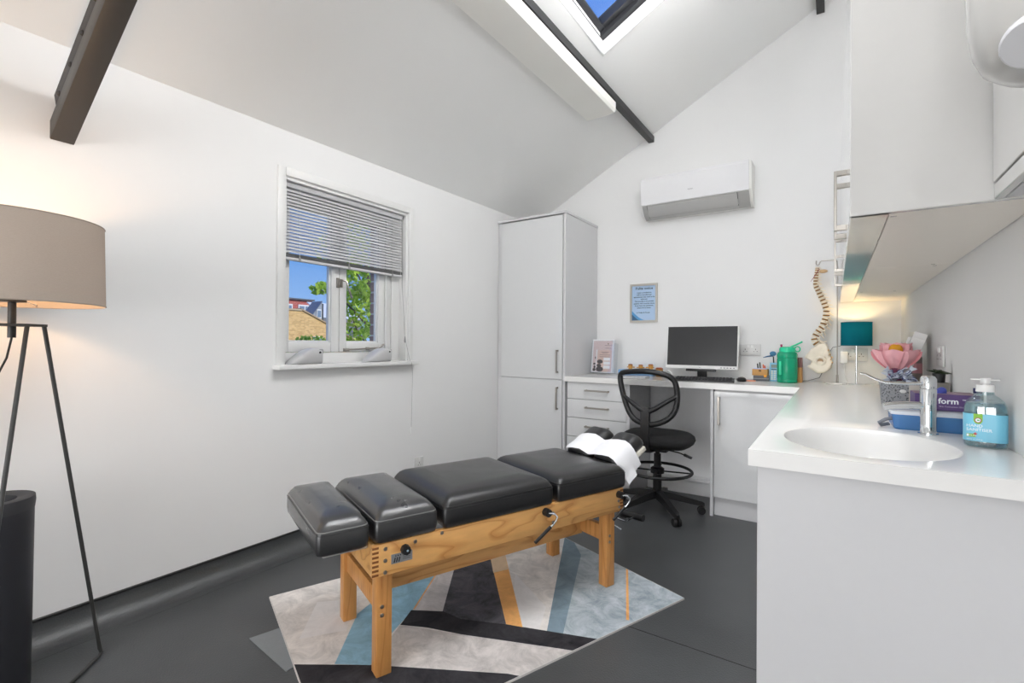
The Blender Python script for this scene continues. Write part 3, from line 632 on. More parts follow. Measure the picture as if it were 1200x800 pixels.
# ------------------------------------------------------------------ treatment table
tt = thing('treatment_table', 'oak treatment table with black padded sections standing on the rug', 'treatment table', (-1.296, 1.117, .008), math.radians(68.45))
Z = -.008
def tb(nm, u0, u1, v0, v1, z0, z1, m, bev=.003, par=None):
    q = B(); q.box(u0, u1, v0, v1, z0+Z, z1+Z, bev, 2); return q.done(nm, m, par or tt)
lg = None
for u in (.0, 1.105):
    for v in (.003, .405):
        if lg is None: q = B(); q.box(0, .055, 0, .052, 0, .455, .004, 2); lg = q.done('leg', M_oakleg, tt); lg.location = (u, v, 0)
        else: dup(lg, tt, (u, v, 0))
for v0, v1 in ((-.020, .002), (.458, .480)): tb('side_rail', -.025, 1.192, v0, v1, .364, .474, M_oak, .002)
for u0, u1 in ((-.0245, -.003), (1.170, 1.1915)): tb('end_rail', u0, u1, .0025, .4575, .364, .474, M_oak, .002)
for u0 in (-.0252, 1.170):
    for k in range(7): tb('finger_joint', u0, u0+.0222, -.0206, -.0195, .368+k*.0152, .368+k*.0152+.0076, M_endg, 0)
tb('long_stretcher', .04, 1.13, .195, .235, .20, .285, M_oak, .003)
for u in (.012, 1.115): tb('end_stretcher', u, u+.03, .053, .407, .215, .288, M_oakleg, .003)
def cushion(u0, u1, m, zt=.592, v0=-.03, v1=.49):
    q = B(); rings = []
    n = 5
    kw = min(1, (u1-u0)/.30)
    for ins, z, r in ((.010, .476, .014), (.003, .482, .016), (.0, .500, .018), (.0, .540, .018), (.002, .551, .02), (.004, .556, .021), (.009, .565, .022), (.018, .574, .024), (.032, .581, .026), (.055, .586, .028), (.085, .589, .03), (.10, .591, .03)):
        z2 = z if z <= .556 else .556+(z-.556)*(zt-.556)/.035
        rings.append([(x, y, z2+Z) for x, y in rrect(u0+(ins*kw if ins > .02 else ins), u1-(ins*kw if ins > .02 else ins), v0+ins, v1-ins, r if ins <= .003 else .022, n)])
    q.skin(rings); o = q.done('cushion', m, tt, 60)
    q = B(); q.tube([(x, y, .5535+Z) for x, y in rrect(u0+.0035, u1-.0035, v0+.0035, v1-.0035, .02, 5)], .0022, 6, loop=True); q.done('piping', mat('grey_piping', (120, 120, 118), .5) if m is M_worn else M_leather, o)
    q = B(); q.tube([(x, y, .5455+Z) for x, y in rrect(u0-.0002, u1+.0002, v0-.0002, v1+.0002, .018, 5)], .0012, 6, loop=True); q.done('stitch_line', M_leather, o)
    return o
cushion(-.205, -.036, M_worn, .596); cushion(-.018, .214, M_worn, .598); cushion(.238, .757, M_leather, .598); cushion(.782, 1.205, M_leather, .590)
tb('foot_plate', -.175, -.028, .02, .44, .455, .470, mat('pale_steel_plate', (196, 196, 194), .35, metal=.5), .002)
for u, z in ((.020, .455), (.020, .415), (.020, .375), (.129, .456), (.233, .464), (.758, .435), (.758, .395), (1.16, .415), (1.165, .385), (.018, .249), (.018, .220), (1.125, .249), (1.125, .220)):
    q = B(); vv = -.020 if z > .36 else .003; q.cyl((u, vv-.003, z+Z), (u, vv+.001, z+Z), .0062, .0072, 12); q.cyl((u, vv-.0036, z+Z), (u, vv-.003, z+Z), .003, .003, 6); q.done('bolt', M_steel, tt)
q = B(); q.cyl((.084, -.020, .446+Z), (.084, -.034, .446+Z), .008, seg=10); q.lathe([(.012, 0), (.0175, .003), (.0175, .015), (.014, .019)], (0, 0, 0), 10); 
bmk = q
o = bmk.done('adjuster_knob', M_black, tt); 
# rebuild knob pointing to the near side
bpy.data.objects.remove(o)
q = B(); q.cyl((.084, -.020, .446+Z), (.084, -.036, .446+Z), .008, seg=10); q.cyl((.084, -.036, .446+Z), (.084, -.056, .446+Z), .0175, .0155, 8); kn = q.done('adjuster_knob', M_black, tt)
q = B(); q.cyl((.086, -.0562, .446+Z), (.086, -.0568, .446+Z), .004, seg=6); q.done('knob_mark', mat('pale_blue_mark', (180, 205, 220), .5), kn)
npl = tb('name_plate', .041, .118, -.0215, -.0197, .397, .430, mat('plate_grey', (146, 148, 150), .4, metal=.3), 0)
for k in range(3):
    q = B(); x = .049+k*.0085; q.prism([(x, -.0222, .401+Z), (x+.004, -.0222, .401+Z), (x+.008, -.0222, .417+Z), (x+.004, -.0222, .417+Z)], (0, .0006, 0)); q.done('logo_stroke', M_black, npl, 0)
    q = B(); q.cyl((x+.008, -.0222, .423+Z), (x+.008, -.0216, .423+Z), .0022, seg=8); q.done('logo_dot', M_black, npl, 0)
for k in range(4): tb('plate_line', .083, .112, -.0220, -.0214, .424-k*.006, .426-k*.006, mat('plate_ink', (90, 92, 94), .5), 0, npl)
for (u, z, ue, ze) in ((.727, .449, .630, .358), (1.171, .447, 1.080, .360)):
    q = B(); q.cyl((u-.012, -.020, z+Z), (u-.012, -.048, z+Z), .0165, seg=14); hn = q.done('lever_hub', M_black, tt)
    q = B(); q.tube([(u-.012, -.045, z+Z), (u+.008, -.06, z-.002+Z), (u+.016, -.066, z-.014+Z), (u+.008, -.068, z-.028+Z), (u-.010, -.068, z-.042+Z), (ue, -.068, ze+Z)], .0042, 8); q.done('lever_rod', M_chrome, hn)
    q = B(); f = .45; q.cyl((u-.010+(ue-u+.01)*.12, -.068, z-.042+(ze-z+.042)*.12+Z), (ue-.004, -.068, ze-.004+Z), .0072, .0068, 10); q.done('lever_grip', M_black, hn)
# head section
hd = B(); HR = math.radians(-28)
hp = bpy.data.objects.new('headrest', None)
bpy.data.objects.remove(hp); hd.bm.free()
def pad(v0, v1, nm='headrest_pad'):
    q = B(); rings = []
    for ins, z, r in ((.012, 0, .02), (.002, .01, .025), (.0, .03, .03), (.008, .050, .035), (.024, .066, .04), (.045, .074, .03)):
        rings.append([(x, y, z) for x, y in rrect(0+ins*.6, .235-ins*.6, v0+ins, v1-ins, min(r, .03), 5)])
    q.skin(rings); return q.done(nm, M_leather, tt, 60, loc=(1.205, 0, .535+Z), rot=(0, HR, 0))
pad(.025, .195); pad(.225, .400)
q = B(); q.box(.0, .21, .05, .39, -.022, -.002, .003); q.done('headrest_board', M_oak, tt, loc=(1.205, 0, .535+Z), rot=(0, HR, 0))
q = B(); q.box(.12, .218, .02, .045, -.02, .004, .003); q.done('paper_clamp', mat('cream_plastic', (232, 228, 214), .4), tt, loc=(1.205, 0, .535+Z), rot=(0, HR, 0))
q = B(); q.cyl((1.18, .16, .44+Z), (1.30, .16, .56+Z), .011); q.cyl((1.18, .28, .44+Z), (1.30, .28, .56+Z), .011); q.done('headrest_support', M_chrome, tt)
q = B(); rows = []
prof = [(.004, -.050), (.008, -.01), (.018, .035), (.035, .060), (.06, .0745), (.10, .0775), (.15, .075), (.195, .060), (.21, .056), (.235, .062), (.27, .0755), (.32, .0775), (.37, .070), (.395, .050)]
for i in range(9):
    x = .002+.135*i/8; rows.append([(x+.006*math.sin(v*30), v-(.022 if (k == 0 and i < 5) else 0), z+.005+.0015*math.sin(i*1.3+k)+(-.02*(1-i/8) if k == 0 else 0)) for k, (v, z) in enumerate(prof)])
q.skin(rows, closed=False); pp = q.done('paper_sheet', M_paper, tt, 60, loc=(1.205, 0, .535+Z), rot=(0, HR, 0))
pp['label'] = 'white disposable paper draped over the headrest pads'
# foot release bar with foam grip
q = B(); q.tube([(1.17, .16, .33+Z), (1.28, .16, .27+Z), (1.50, .24, .17+Z), (1.64, .30, .150+Z)], .005, 8); q.tube([(1.16, .05, .36+Z), (1.15, .03, .30+Z), (1.19, -.01, .27+Z)], .004, 8); q.done('release_rod', M_chrome, tt)
q = B(); q.cyl((1.634, .411, .15+Z), (1.665, .254, .15+Z), .021, seg=16); q.done('foam_grip', M_black, tt)

# ------------------------------------------------------------------ office chair
ch = thing('draughtsman_chair', 'black mesh-back draughtsman chair with foot ring at the desk', 'chair', (-1.026, 3.365, 0))
q = B(); rings = []
for ins, z in ((.10, .452), (.04, .458), (.012, .476), (.0, .502), (.006, .525), (.03, .545), (.08, .556), (.15, .558)):
    rings.append([(x, y, z+(.010*math.cos(math.pi*x/.5) if z < .5 else 0)) for x, y in rrect(-.24+ins, .24-ins, -.215+ins, .225-ins, .165-ins*.8, 7)])
q.skin(rings); q.done('seat', M_blackf, ch, 60)
by = -.20
ol = [(-.202, .974), (-.11, .986), (-.022, .990), (.06, .983), (.125, .968), (.168, .935), (.181, .89), (.187, .84), (.186, .785), (.178, .74), (.160, .70), (.130, .668), (.09, .643), (.035, .624), (-.02, .622), (-.08, .635), (-.115, .658), (-.145, .695), (-.168, .745), (-.188, .80), (-.207, .86), (-.220, .915), (-.220, .955)]
dpth = lambda x: by+.035*(x/.2)**2
def smooth_loop(p, it=2):
    for _ in range(it): p = [((a[0]*3+b_[0])/4, (a[1]*3+b_[1])/4) if s else ((a[0]+3*b_[0])/4, (a[1]+3*b_[1])/4) for a, b_ in zip(p, p[1:]+p[:1]) for s in (1, 0)]
    return p
so = smooth_loop(ol, 1)
q = B(); q.tube([(x*.965-.001, dpth(x), .80+(z-.80)*.96) for x, z in so], .0185, 8, loop=True); q.done('back_frame', M_black, ch, 60)
q = B(); q.tube([(-.195, dpth(.19), .815), (-.12, dpth(.12)-.004, .768), (-.062, by-.006, .733), (-.025, by-.008, .715)], [.014, .015, .017, .018], 8); q.tube([(.178, dpth(.17), .825), (.11, dpth(.11)-.004, .782), (.045, by-.006, .737), (.0, by-.008, .715)], [.014, .015, .017, .018], 8); q.done('back_brace', M_black, ch, 60)
q = B(); q.skin([[(-.018+sx*w_, y+sy*.012, z) for sx, sy in ((-1, -1), (1, -1), (1, 1), (-1, 1))] for y, z, w_ in ((by-.008, .742, .026), (by-.012, .70, .028), (by-.016, .60, .028), (by-.015, .50, .028), (by-.005, .455, .027), (by+.03, .438, .026), (by+.10, .432, .026), (-.02, .432, .026))]); q.done('back_post', M_black, ch, 50)
def mat_mesh():
    m = bpy.data.materials.new('black_back_mesh'); m.use_nodes = True; t = m.node_tree; bs = t.nodes['Principled BSDF']; o2 = t.nodes['Material Output']
    bs.inputs['Base Color'].default_value = (.02, .02, .02, 1); bs.inputs['Roughness'].default_value = .8
    tr = t.nodes.new('ShaderNodeBsdfTransparent'); x = t.nodes.new('ShaderNodeMixShader'); x.inputs[0].default_value = .45
    co = t.nodes.new('ShaderNodeTexCoord'); wv = t.nodes.new('ShaderNodeTexNoise'); wv.inputs['Scale'].default_value = 60
    mr = t.nodes.new('ShaderNodeMapRange'); mr.inputs['To Min'].default_value = .40; mr.inputs['To Max'].default_value = .52
    t.links.new(co.outputs['Object'], wv.inputs['Vector']); t.links.new(wv.outputs[0], mr.inputs['Value']); t.links.new(mr.outputs[0], x.inputs[0])
    t.links.new(tr.outputs[0], x.inputs[1]); t.links.new(bs.outputs[0], x.inputs[2]); t.links.new(x.outputs[0], o2.inputs[0]); return m
q = B(); cen = q.bm.verts.new((-.015, by+.006, .80)); rim = q.ring([(x*.955, dpth(x)+.004, .80+(z-.80)*.95) for x, z in so])
for k in range(len(rim)): q.bm.faces.new((cen, rim[k], rim[(k+1) % len(rim)]))
q.done('mesh_panel', mat_mesh(), ch, 60)
q = B(); q.cyl((0, 0, .10), (0, 0, .26), .030, .028, 20); q.cyl((0, 0, .26), (0, 0, .40), .024, seg=20); q.cyl((0, 0, .39), (0, 0, .445), .014, seg=16); q.done('gas_column', M_black, ch)
q = B(); q.box(-.09, .09, -.10, .10, .432, .456, .006); q.done('seat_plate', M_black, ch)
q = B(); q.tube([(.05, -.02, .44), (.16, -.05, .435), (.20, -.055, .425)], .0045, 8); q.cyl((.195, -.055, .427), (.245, -.06, .412), .010, .009, 10); q.done('height_lever', M_black, ch)
q = B(); q.tube([(.228*math.cos(a), .228*math.sin(a), .285) for a in [2*math.pi*k/40 for k in range(40)]], .0105, 8, loop=True); q.done('foot_ring', M_black, ch, 60)
q = B(); q.lathe([(.03, .262), (.046, .268), (.046, .30), (.034, .308)], (0, 0, 0), 20)
for a in (10, 100, 190, 280): c, s_ = math.cos(math.radians(a)), math.sin(math.radians(a)); q.tube([(.035*c, .035*s_, .282), (.225*c, .225*s_, .284)], .009, 6, ry=.005)
q.done('foot_ring_spokes', M_black, ch, 40)
for k in range(5):
    a = math.radians(-48.9+72*k); c, s_ = math.cos(a), math.sin(a)
    q = B(); rings = []
    for r_, z, w_, h_ in ((.02, .125, .030, .024), (.10, .115, .027, .022), (.22, .088, .021, .018), (.295, .074, .019, .015), (.312, .068, .012, .010)):
        rings.append([(r_*c-sx*w_*s_, r_*s_+sx*w_*c, z+sz*h_) for sx, sz in ((-1, -1), (1, -1), (.75, 1), (-.75, 1))])
    q.skin(rings); bleg = q.done('base_leg', M_black, ch, 50)
    q = B(); X, Y = .292*c, .292*s_
    q.cyl((X-.006*s_, Y+.006*c, .027), (X-.024*s_, Y+.024*c, .027), .027, .025, 18); q.cyl((X+.006*s_, Y-.006*c, .027), (X+.024*s_, Y-.024*c, .027), .027, .025, 18)
    q.cyl((X, Y, .03), (X, Y, .072), .009, seg=8); q.done('caster', M_black, bleg)

# ------------------------------------------------------------------ monitor, keyboard, mouse
mn = thing('computer_monitor', 'flat computer monitor with black screen and white bezel on the desk', 'monitor', (-.85, 3.85, .90))
q = B(); q.box(-.262, .262, -.002, .018, .078, .410, .004, 2); q.done('bezel', M_wplas, mn, rot=(math.radians(-7), 0, 0))
q = B(); q.box(-.254, .254, -.0035, -.0015, .104, .405); q.done('screen', mat('black_screen', (30, 31, 33), .28), mn, 0, rot=(math.radians(-7), 0, 0))
q = B(); q.box(-.215, .215, .018, .045, .12, .37, .012, 2); q.done('rear_cover', M_black, mn, rot=(math.radians(-7), 0, 0))
for k in range(5):
    q = B(); q.box(.14+k*.022, .152+k*.022, -.0035, -.0015, .087, .093); q.done('button', mat('grey_button', (120, 120, 124), .5), mn, 0, rot=(math.radians(-7), 0, 0))
text('monitor_logo', 'acer', .010, mat('grey_ink'), mn, (0, -.014, .088), (math.radians(83), 0, 0))
q = B(); q.box(-.10, .10, -.03, .14, 0, .012, .004); q.box(-.035, .035, .05, .075, .012, .14, .005); q.done('stand', M_black, mn)
q = B(); q.box(-.11, .11, -.002, .012, .06, .078, .004); q.done('sound_bar', M_black, mn, rot=(math.radians(-7), 0, 0))
kbd = thing('keyboard', 'black computer keyboard in front of the monitor', 'keyboard', (-.78, 3.64, .90), math.radians(8))
q = B(); q.prism([(-.20, -.065, 0), (-.20, .07, 0), (-.20, .07, .024), (-.20, -.065, .010)], (.40, 0, 0)); q.done('case', M_black, kbd, 20)
key = None
for r in range(5):
    for c in range(17):
        x = -.188+c*.0222; y = -.052+r*.0245; z = .011+.0145*(y+.065)/.135
        if key is None: q = B(); q.box(0, .019, 0, .020, 0, .006, .0012, 1); key = q.done('key', mat('key_black', (38, 38, 40), .5), kbd); key.location = (x, y, z)
        else: dup(key, kbd, (x, y, z))
ms = thing('mouse', 'black and silver computer mouse beside the keyboard', 'mouse', (-.555, 3.80, .90), math.radians(20))
q = B(); q.lathe([(.030, 0), (.034, .006), (.033, .016), (.026, .026), (.012, .031), (.002, .032)], (0, 0, 0), 20, .9, 1.55); q.done('mouse_body', M_black, ms, 60)
q = B(); q.lathe([(.020, .0275), (.019, .030), (.010, .0335), (.002, .034)], (0, .0, 0), 16, .9, 1.4); q.done('mouse_shell', M_steel, ms, 60)
q = B(); q.box(-.03, .03, -.02, .02, 0, .006, .001); tag(q.done('sticky_notes', mat('salmon_paper', (238, 158, 120), .8), loc=(-.505, 3.88, .90)), 'salmon pad of sticky notes beside the mouse', 'notepad')

# ------------------------------------------------------------------ leaflet holder
lh = thing('leaflet_holder', 'clear acrylic holder with pink pebble-print leaflets on the drawer end', 'leaflet holder', (-1.668, 3.87, .9100), math.radians(-3))
M_acr = thin_glass('clear_acrylic', (.96, .97, .98), .10)
tl = (math.radians(-8), 0, 0); lh.scale = (1.22, 1.15, 1.32); lh.location.z = .9135
q = B(); q.box(-.088, .088, .0, .07, 0, .004); q.box(-.088, -.085, 0, .07, .004, .20); q.box(.085, .088, 0, .07, .004, .20); q.box(-.085, .085, -.001, .001, .004, .215); q.done('acrylic_case', M_acr, lh, 0, rot=tl)
q = B(); q.box(-.083, .083, .004, .03, .004, .222, .001, 1); q.done('leaflet_stack', M_paper, lh, rot=tl)
pinkm = mat('blush_print', (226, 204, 202), .6, noise=.06, nscale=8)
q = B(); q.box(-.072, .072, .0022, .0036, .012, .212); q.done('leaflet_cover', pinkm, lh, 0, rot=tl)
q = B(); q.box(-.048, -.040, .0012, .0022, .008, .155); q.done('leaflet_edge', M_paper, lh, 0, rot=tl)
q = B(); q.box(-.038, .070, .0012, .0021, .010, .150); q.done('leaflet_front', mat('peach_print', (232, 200, 186), .6, noise=.08, nscale=10), lh, 0, rot=tl)
peb = mat('pebble_print', (66, 60, 64), .6, noise=.2)
for x, z, a, c in ((-.016, .026, .028, .017), (-.022, .050, .018, .011), (-.016, .075, .022, .014), (-.058, .022, .012, .010), (-.055, .040, .008, .009), (-.058, .060, .009, .007), (-.052, .10, .004, .008)):
    q = B(); q.cyl((x, .0011, z), (x, .0003, z), .01, seg=16)
    for v in q.bm.verts: v.co.x = x+(v.co.x-x)*a/.01; v.co.z = z+(v.co.z-z)*c/.01
    q.done('pebble', peb, lh, 0, rot=tl)
for z0 in (.030, .056, .082): q = B(); q.box(.012, .062, .0004, .0011, z0, z0+.020); q.done('text_box', M_paper, lh, 0, rot=tl)
for x0, x1, z0 in ((-.01, .05, .137), (.0, .042, .130), (-.02, .06, .118), (-.02, .06, .106), (.015, .066, .180), (.02, .066, .163)):
    q = B(); q.box(x0, x1, .0004, .0011 if z0 < .15 else .0020, z0, z0+.0022); q.done('text_line', mat('leaflet_ink', (120, 100, 104), .6), lh, 0, rot=tl)
q = B(); q.box(.036, .046, .0008, .0020, .188, .197); q.done('leaflet_logo', mat('tan_logo', (150, 132, 118), .6), lh, 0, rot=tl)

# ------------------------------------------------------------------ blue box with wooden figures
tag(B().box(-.15, .15, -.06, .06, 0, .046, .002).done('storage_box', mat('pale_blue_card', (140, 186, 232), .5), loc=(-1.40, 4.02, .90)), 'flat pale blue box on the desk behind the chair', 'box')
M_bone = mat('bone_plastic', (240, 230, 212), .5, noise=.06, nscale=30); M_amber = mat('amber_model', (206, 150, 70), .45, noise=.15, nscale=60); M_rust = mat('rust_top', (150, 74, 34), .5)
for i, (x, y, z, s_) in enumerate(((-1.455, 4.0, .946, 1.15), (-1.365, 4.0, .946, 1.1), (-1.278, 3.995, .946, 1.25), (-1.19, 3.94, .90, 1.8))):
    t = thing('spine_segment_model', ['small amber vertebra model standing near the end of the blue box', 'small amber vertebra model on the middle of the blue box', 'larger amber vertebra model at the monitor end of the blue box', 'amber vertebra model with side processes next to the monitor'][i], 'vertebra model', (x, y, z), .4*i, 'vertebra models on the desk')
    q = B(); q.lathe([(.012*s_, 0), (.016*s_, .004*s_), (.013*s_, .016*s_), (.017*s_, .028*s_), (.016*s_, .033*s_)], (0, 0, 0), 14); q.ell((.0, .022*s_, .016*s_), (.006*s_, .016*s_, .006*s_), 8); q.ell((.02*s_, .012*s_, .018*s_), (.012*s_, .005*s_, .005*s_), 8); q.ell((-.02*s_, .012*s_, .018*s_), (.012*s_, .005*s_, .005*s_), 8); q.done('vertebra', M_amber if i else M_amber, t, 50)
    q = B(); q.lathe([(.016*s_, .0335*s_), (.0165*s_, .037*s_), (.012*s_, .041*s_)], (0, 0, 0), 14); q.done('disc_top', M_rust, t, 50)
tag(B().box(-.09, .09, -.06, .06, 0, .012, .001).done('paper_pad', M_paper, loc=(-1.29, 3.66, .90), rot=(0, 0, .05)), 'white paper pad lying on the desk behind the chair back', 'paper')
tag(B().tube([(-1.13, 3.86, .915), (-1.10, 3.80, .955), (-1.06, 3.74, .965), (-1.02, 3.69, .945), (-1.015, 3.67, .905)], .004, 8).done('charging_cable', M_wplas), 'thick white cable looping over the desk beside the keyboard', 'cable')

# ------------------------------------------------------------------ desk organiser group
dg = thing('desk_organiser', 'grey paper tray with pens under the cardboard box', 'organiser', (-.445, 3.97, .90))
q = B(); q.box(-.052, .052, -.04, .04, 0, .040, .002); q.done('tray', mat('grey_tray', (98, 100, 104), .5), dg)
q = B(); q.box(-.052, .052, -.0415, -.0400, .016, .019); q.done('tray_lip', mat('pale_tray_lip', (176, 178, 180), .5), dg)
pt = thing('pen_pot', 'brown cardboard box holding pens on the grey tray', 'pen box', (-.452, 3.965, .9405))
q = B(); q.box(-.052, .050, -.035, .035, 0, .046, .002); q.done('card_box', mat('kraft_card', (196, 150, 92), .8, noise=.06), pt)
q = B(); q.box(-.008, .008, -.0362, -.0350, .028, .042); q.done('tape_mark', mat('kraft_mark', (120, 90, 56), .8), pt)
q = B(); q.box(-.045, .045, -.025, .025, .046, .052); q.done('envelope', mat('blue_white_envelope', (196, 204, 236), .7), pt)
for x, h, m in ((-.015, .085, M_black), (.0, .095, mat('grey_pen', (70, 64, 60), .4)), (.022, .080, mat('orange_pen', (236, 112, 44), .4)), (.032, .072, mat('red_pen', (206, 60, 40), .4))):
    q = B(); q.cyl((x, 0, .03), (x-.006, .004, h), .0045, .004, 8); q.done('pen', m, pt)
q = B(); q.box(.026, .044, -.045, -.036, -.012, .006, .002); q.done('orange_tag', mat('orange_tag', (236, 160, 50), .5), pt)
ca = thing('calculator', 'light blue calculator leaning upright beside the jug', 'calculator', (-.340, 3.96, .90), rot=(math.radians(-6), 0, math.radians(-4)))
q = B(); q.box(-.055, .055, 0, .012, 0, .135, .003); q.done('calculator_body', mat('sky_blue_plastic', (126, 186, 216), .4), ca)
q = B(); q.box(-.045, .045, -.0012, .0002, .098, .122); q.done('display', mat('lcd_grey', (116, 128, 120), .3), ca, 0)
q = B(); q.box(-.045, -.01, -.0012, .0002, .084, .091); q.done('solar_cell', mat('solar_dark', (70, 76, 84), .3), ca, 0)
for r in range(5):
    for c in range(5): q = B(); q.box(-.046+c*.019, -.032+c*.019, -.003, .0002, .010+r*.0145, .020+r*.0145, .001, 1); q.done('calculator_key', mat('cream_key', (222, 220, 206), .5), ca)
fg = thing('pen_topper', 'blue feathery pen standing behind the calculator', 'pen', (-.365, 4.02, .90))
q = B(); q.cyl((0, 0, 0), (-.01, 0, .18), .004, seg=8); q.done('pen_stem', M_black, fg)
q = B(); q.ell((-.012, 0, .20), (.022, .016, .018), 12); q.done('pom_pom', mat('blue_fluff', (88, 146, 186), .9, bump=.6, bscale=300), fg)
q = B(); q.tube([(-.012, 0, .185), (-.05, -.01, .178), (-.075, -.012, .17)], [.006, .005, .002], 8); q.done('blue_ribbon', mat('dark_blue_fluff', (62, 104, 146), .8), fg)

# ------------------------------------------------------------------ green jug
jg = thing('water_jug', 'large green translucent water bottle with flip lid on the desk', 'water bottle', (-.277, 3.90, .90))
def mat_jug():
    m = bpy.data.materials.new('green_translucent_plastic'); m.use_nodes = True; t = m.node_tree; t.nodes.clear()
    o2 = t.nodes.new('ShaderNodeOutputMaterial'); pb = t.nodes.new('ShaderNodeBsdfPrincipled'); tr = t.nodes.new('ShaderNodeBsdfTransparent'); x = t.nodes.new('ShaderNodeMixShader')
    pb.inputs['Base Color'].default_value = (*lin((30, 178, 136)), 1); pb.inputs['Roughness'].default_value = .15; tr.inputs[0].default_value = (*lin((60, 215, 170)), 1); x.inputs[0].default_value = .68
    co = t.nodes.new('ShaderNodeTexCoord'); n = t.nodes.new('ShaderNodeTexNoise'); n.inputs['Scale'].default_value = 9; mr = t.nodes.new('ShaderNodeMapRange'); mr.inputs['To Min'].default_value = .62; mr.inputs['To Max'].default_value = .74
    t.links.new(co.outputs['Object'], n.inputs['Vector']); t.links.new(n.outputs[0], mr.inputs['Value']); t.links.new(mr.outputs[0], x.inputs[0])
    t.links.new(tr.outputs[0], x.inputs[1]); t.links.new(pb.outputs[0], x.inputs[2]); t.links.new(x.outputs[0], o2.inputs[0]); return m
q = B(); q.lathe([(.058, 0), (.063, .004), (.064, .018), (.061, .024), (.064, .03), (.064, .165), (.061, .170), (.064, .176), (.064, .196), (.058, .210), (.048, .216)], (0, 0, 0), 32); q.done('jug_body', mat_jug(), jg, 40)
M_lid = mat('bright_green_plastic', (36, 200, 150), .35)
q = B(); q.lathe([(.048, .212), (.050, .214), (.050, .238), (.044, .248), (.026, .252), (.012, .253)], (0, 0, 0), 28); q.done('lid', M_lid, jg, 40)
q = B(); q.tube([(.02, 0, .250), (.045, 0, .262), (.075, 0, .278), (.092, 0, .288)], [.010, .008, .009, .005], 8, ry=.006); q.done('flip_cap', M_lid, jg, 50)
q = B(); q.tube([(.062+.016*math.cos(a), 0, .236+.018*math.sin(a)) for a in [2*math.pi*k/14 for k in range(14)]], .0045, 6, loop=True); q.done('carry_loop', M_lid, jg, 60)
q = B(); q.cyl((-.035, 0, .245), (-.037, 0, .268), .006, .007, 10); q.done('spout', mat('magenta_rubber', (176, 30, 96), .5), jg)
q = B(); q.tube([(-.012, .0, .21), (.012, .005, .13), (.045, .01, .04)], .004, 6); q.done('straw', mat('grey_straw', (90, 130, 120), .5), jg)
q = B(); q.box(-.046, -.030, -.0675, -.058, .055, .150, .004); q.done('grip_recess', M_lid, jg)
bk = thing('notebook', 'brown upright notebook behind the green jug', 'book', (-.208, 4.00, .90))
q = B(); q.box(-.03, .018, -.05, .05, 0, .105, .002); q.done('cover', mat('tan_cover', (190, 138, 80), .6), bk)
q = B(); q.box(-.03, .018, -.05, .05, .1052, .175, .002); q.done('upper_cover', mat('maroon_cover', (122, 84, 80), .6), bk)

# ------------------------------------------------------------------ spine model on stand
sp = thing('spine_stand', 'slim steel hanging stand with hooked top on the worktop corner', 'stand', (.016, 4.03, .90))
q = B(); q.lathe([(.052, 0), (.055, .003), (.055, .006), (.02, .010)], (0, 0, 0), 28, .95, .9); q.done('stand_base', M_chrome, sp, 40)
q = B(); q.cyl((0, 0, .008), (0, 0, .06), .008, .007, 12); q.done('socket_collar', M_steel, sp)
q = B(); q.tube([(0, 0, .03), (0, 0, .80), (-.004, 0, .850), (-.015, 0, .858), (-.094, -.0, .858), (-.102, 0, .852), (-.110, 0, .832), (-.122, 0, .832), (-.126, 0, .845), (-.124, 0, .862)], .0042, 8); q.done('hook_rod', M_steel, sp, 60)
sm = thing('spine_model', 'anatomical spine and pelvis model hanging from the steel stand', 'anatomical model', (-.10, 4.03, 1.70))
path = [(-.104, 1.712), (-.108, 1.676), (-.113, 1.64), (-.115, 1.587), (-.091, 1.527), (-.066, 1.466), (-.050, 1.413), (-.054, 1.36), (-.076, 1.29), (-.102, 1.255), (-.121, 1.219), (-.116, 1.184), (-.100, 1.165)]
def along(f):
    L = [0]
    for (xa, za), (xb, zb) in zip(path, path[1:]): L.append(L[-1]+math.hypot(xb-xa, zb-za))
    s_ = f*L[-1]
    for i in range(len(path)-1):
        if s_ <= L[i+1]:
            t = (s_-L[i])/(L[i+1]-L[i]); (xa, za), (xb, zb) = path[i], path[i+1]
            return xa+(xb-xa)*t, za+(zb-za)*t, math.atan2(xb-xa, zb-za)
    return path[-1][0], path[-1][1], 0
proto = None; dproto = None; M_disc = mat('mustard_disc', (148, 106, 40), .5, noise=.15)
for k in range(24):
    # wider spacing lower down
    f = (k/23)**1.28; x, z, an = along(f); s_ = .70+.62*(k/23)
    if proto is None:
        q = B(); q.lathe([(.0150, -.0058), (.0162, -.0045), (.0138, 0), (.0162, .0045), (.0150, .0058)], (0, 0, 0), 12)
        q.tube([(.010, 0, 0), (.026, 0, -.002), (.044, 0, -.012)], [.006, .005, .003], 6); q.tube([(.018, .006, 0), (.022, .026, .004)], [.005, .003], 6); q.tube([(.018, -.006, 0), (.022, -.026, .004)], [.005, .003], 6); q.ell((.022, .010, .006), (.005, .005, .009), 6); q.ell((.022, -.010, .006), (.005, .005, .009), 6)
        proto = q.done('vertebra', M_bone, sm, 50)
        q = B(); q.lathe([(.015, -.0042), (.0156, 0), (.015, .0042)], (0, 0, 0), 12); q.ell((.016, -.004, 0), (.008, .006, .004), 6); dproto = q.done('spinal_disc', M_disc, sm, 50)
        ob, ds = proto, dproto
    else: ob = dup(proto, sm); ds = dup(dproto, sm)
    ob.location = (x+.10, 0, z-1.70); ob.rotation_euler = (0, an+math.pi if math.cos(an) < 0 else an, 0); ob.scale = (s_, s_, s_*.95)
    x2, z2, a2 = along(((k+.5)/23)**1.28) if k < 23 else (x, z-.014, an)
    ds.location = (x2+.10, 0, z2-1.70); ds.rotation_euler = (0, a2+math.pi if math.cos(a2) < 0 else a2, 0); ds.scale = (s_, s_, s_)
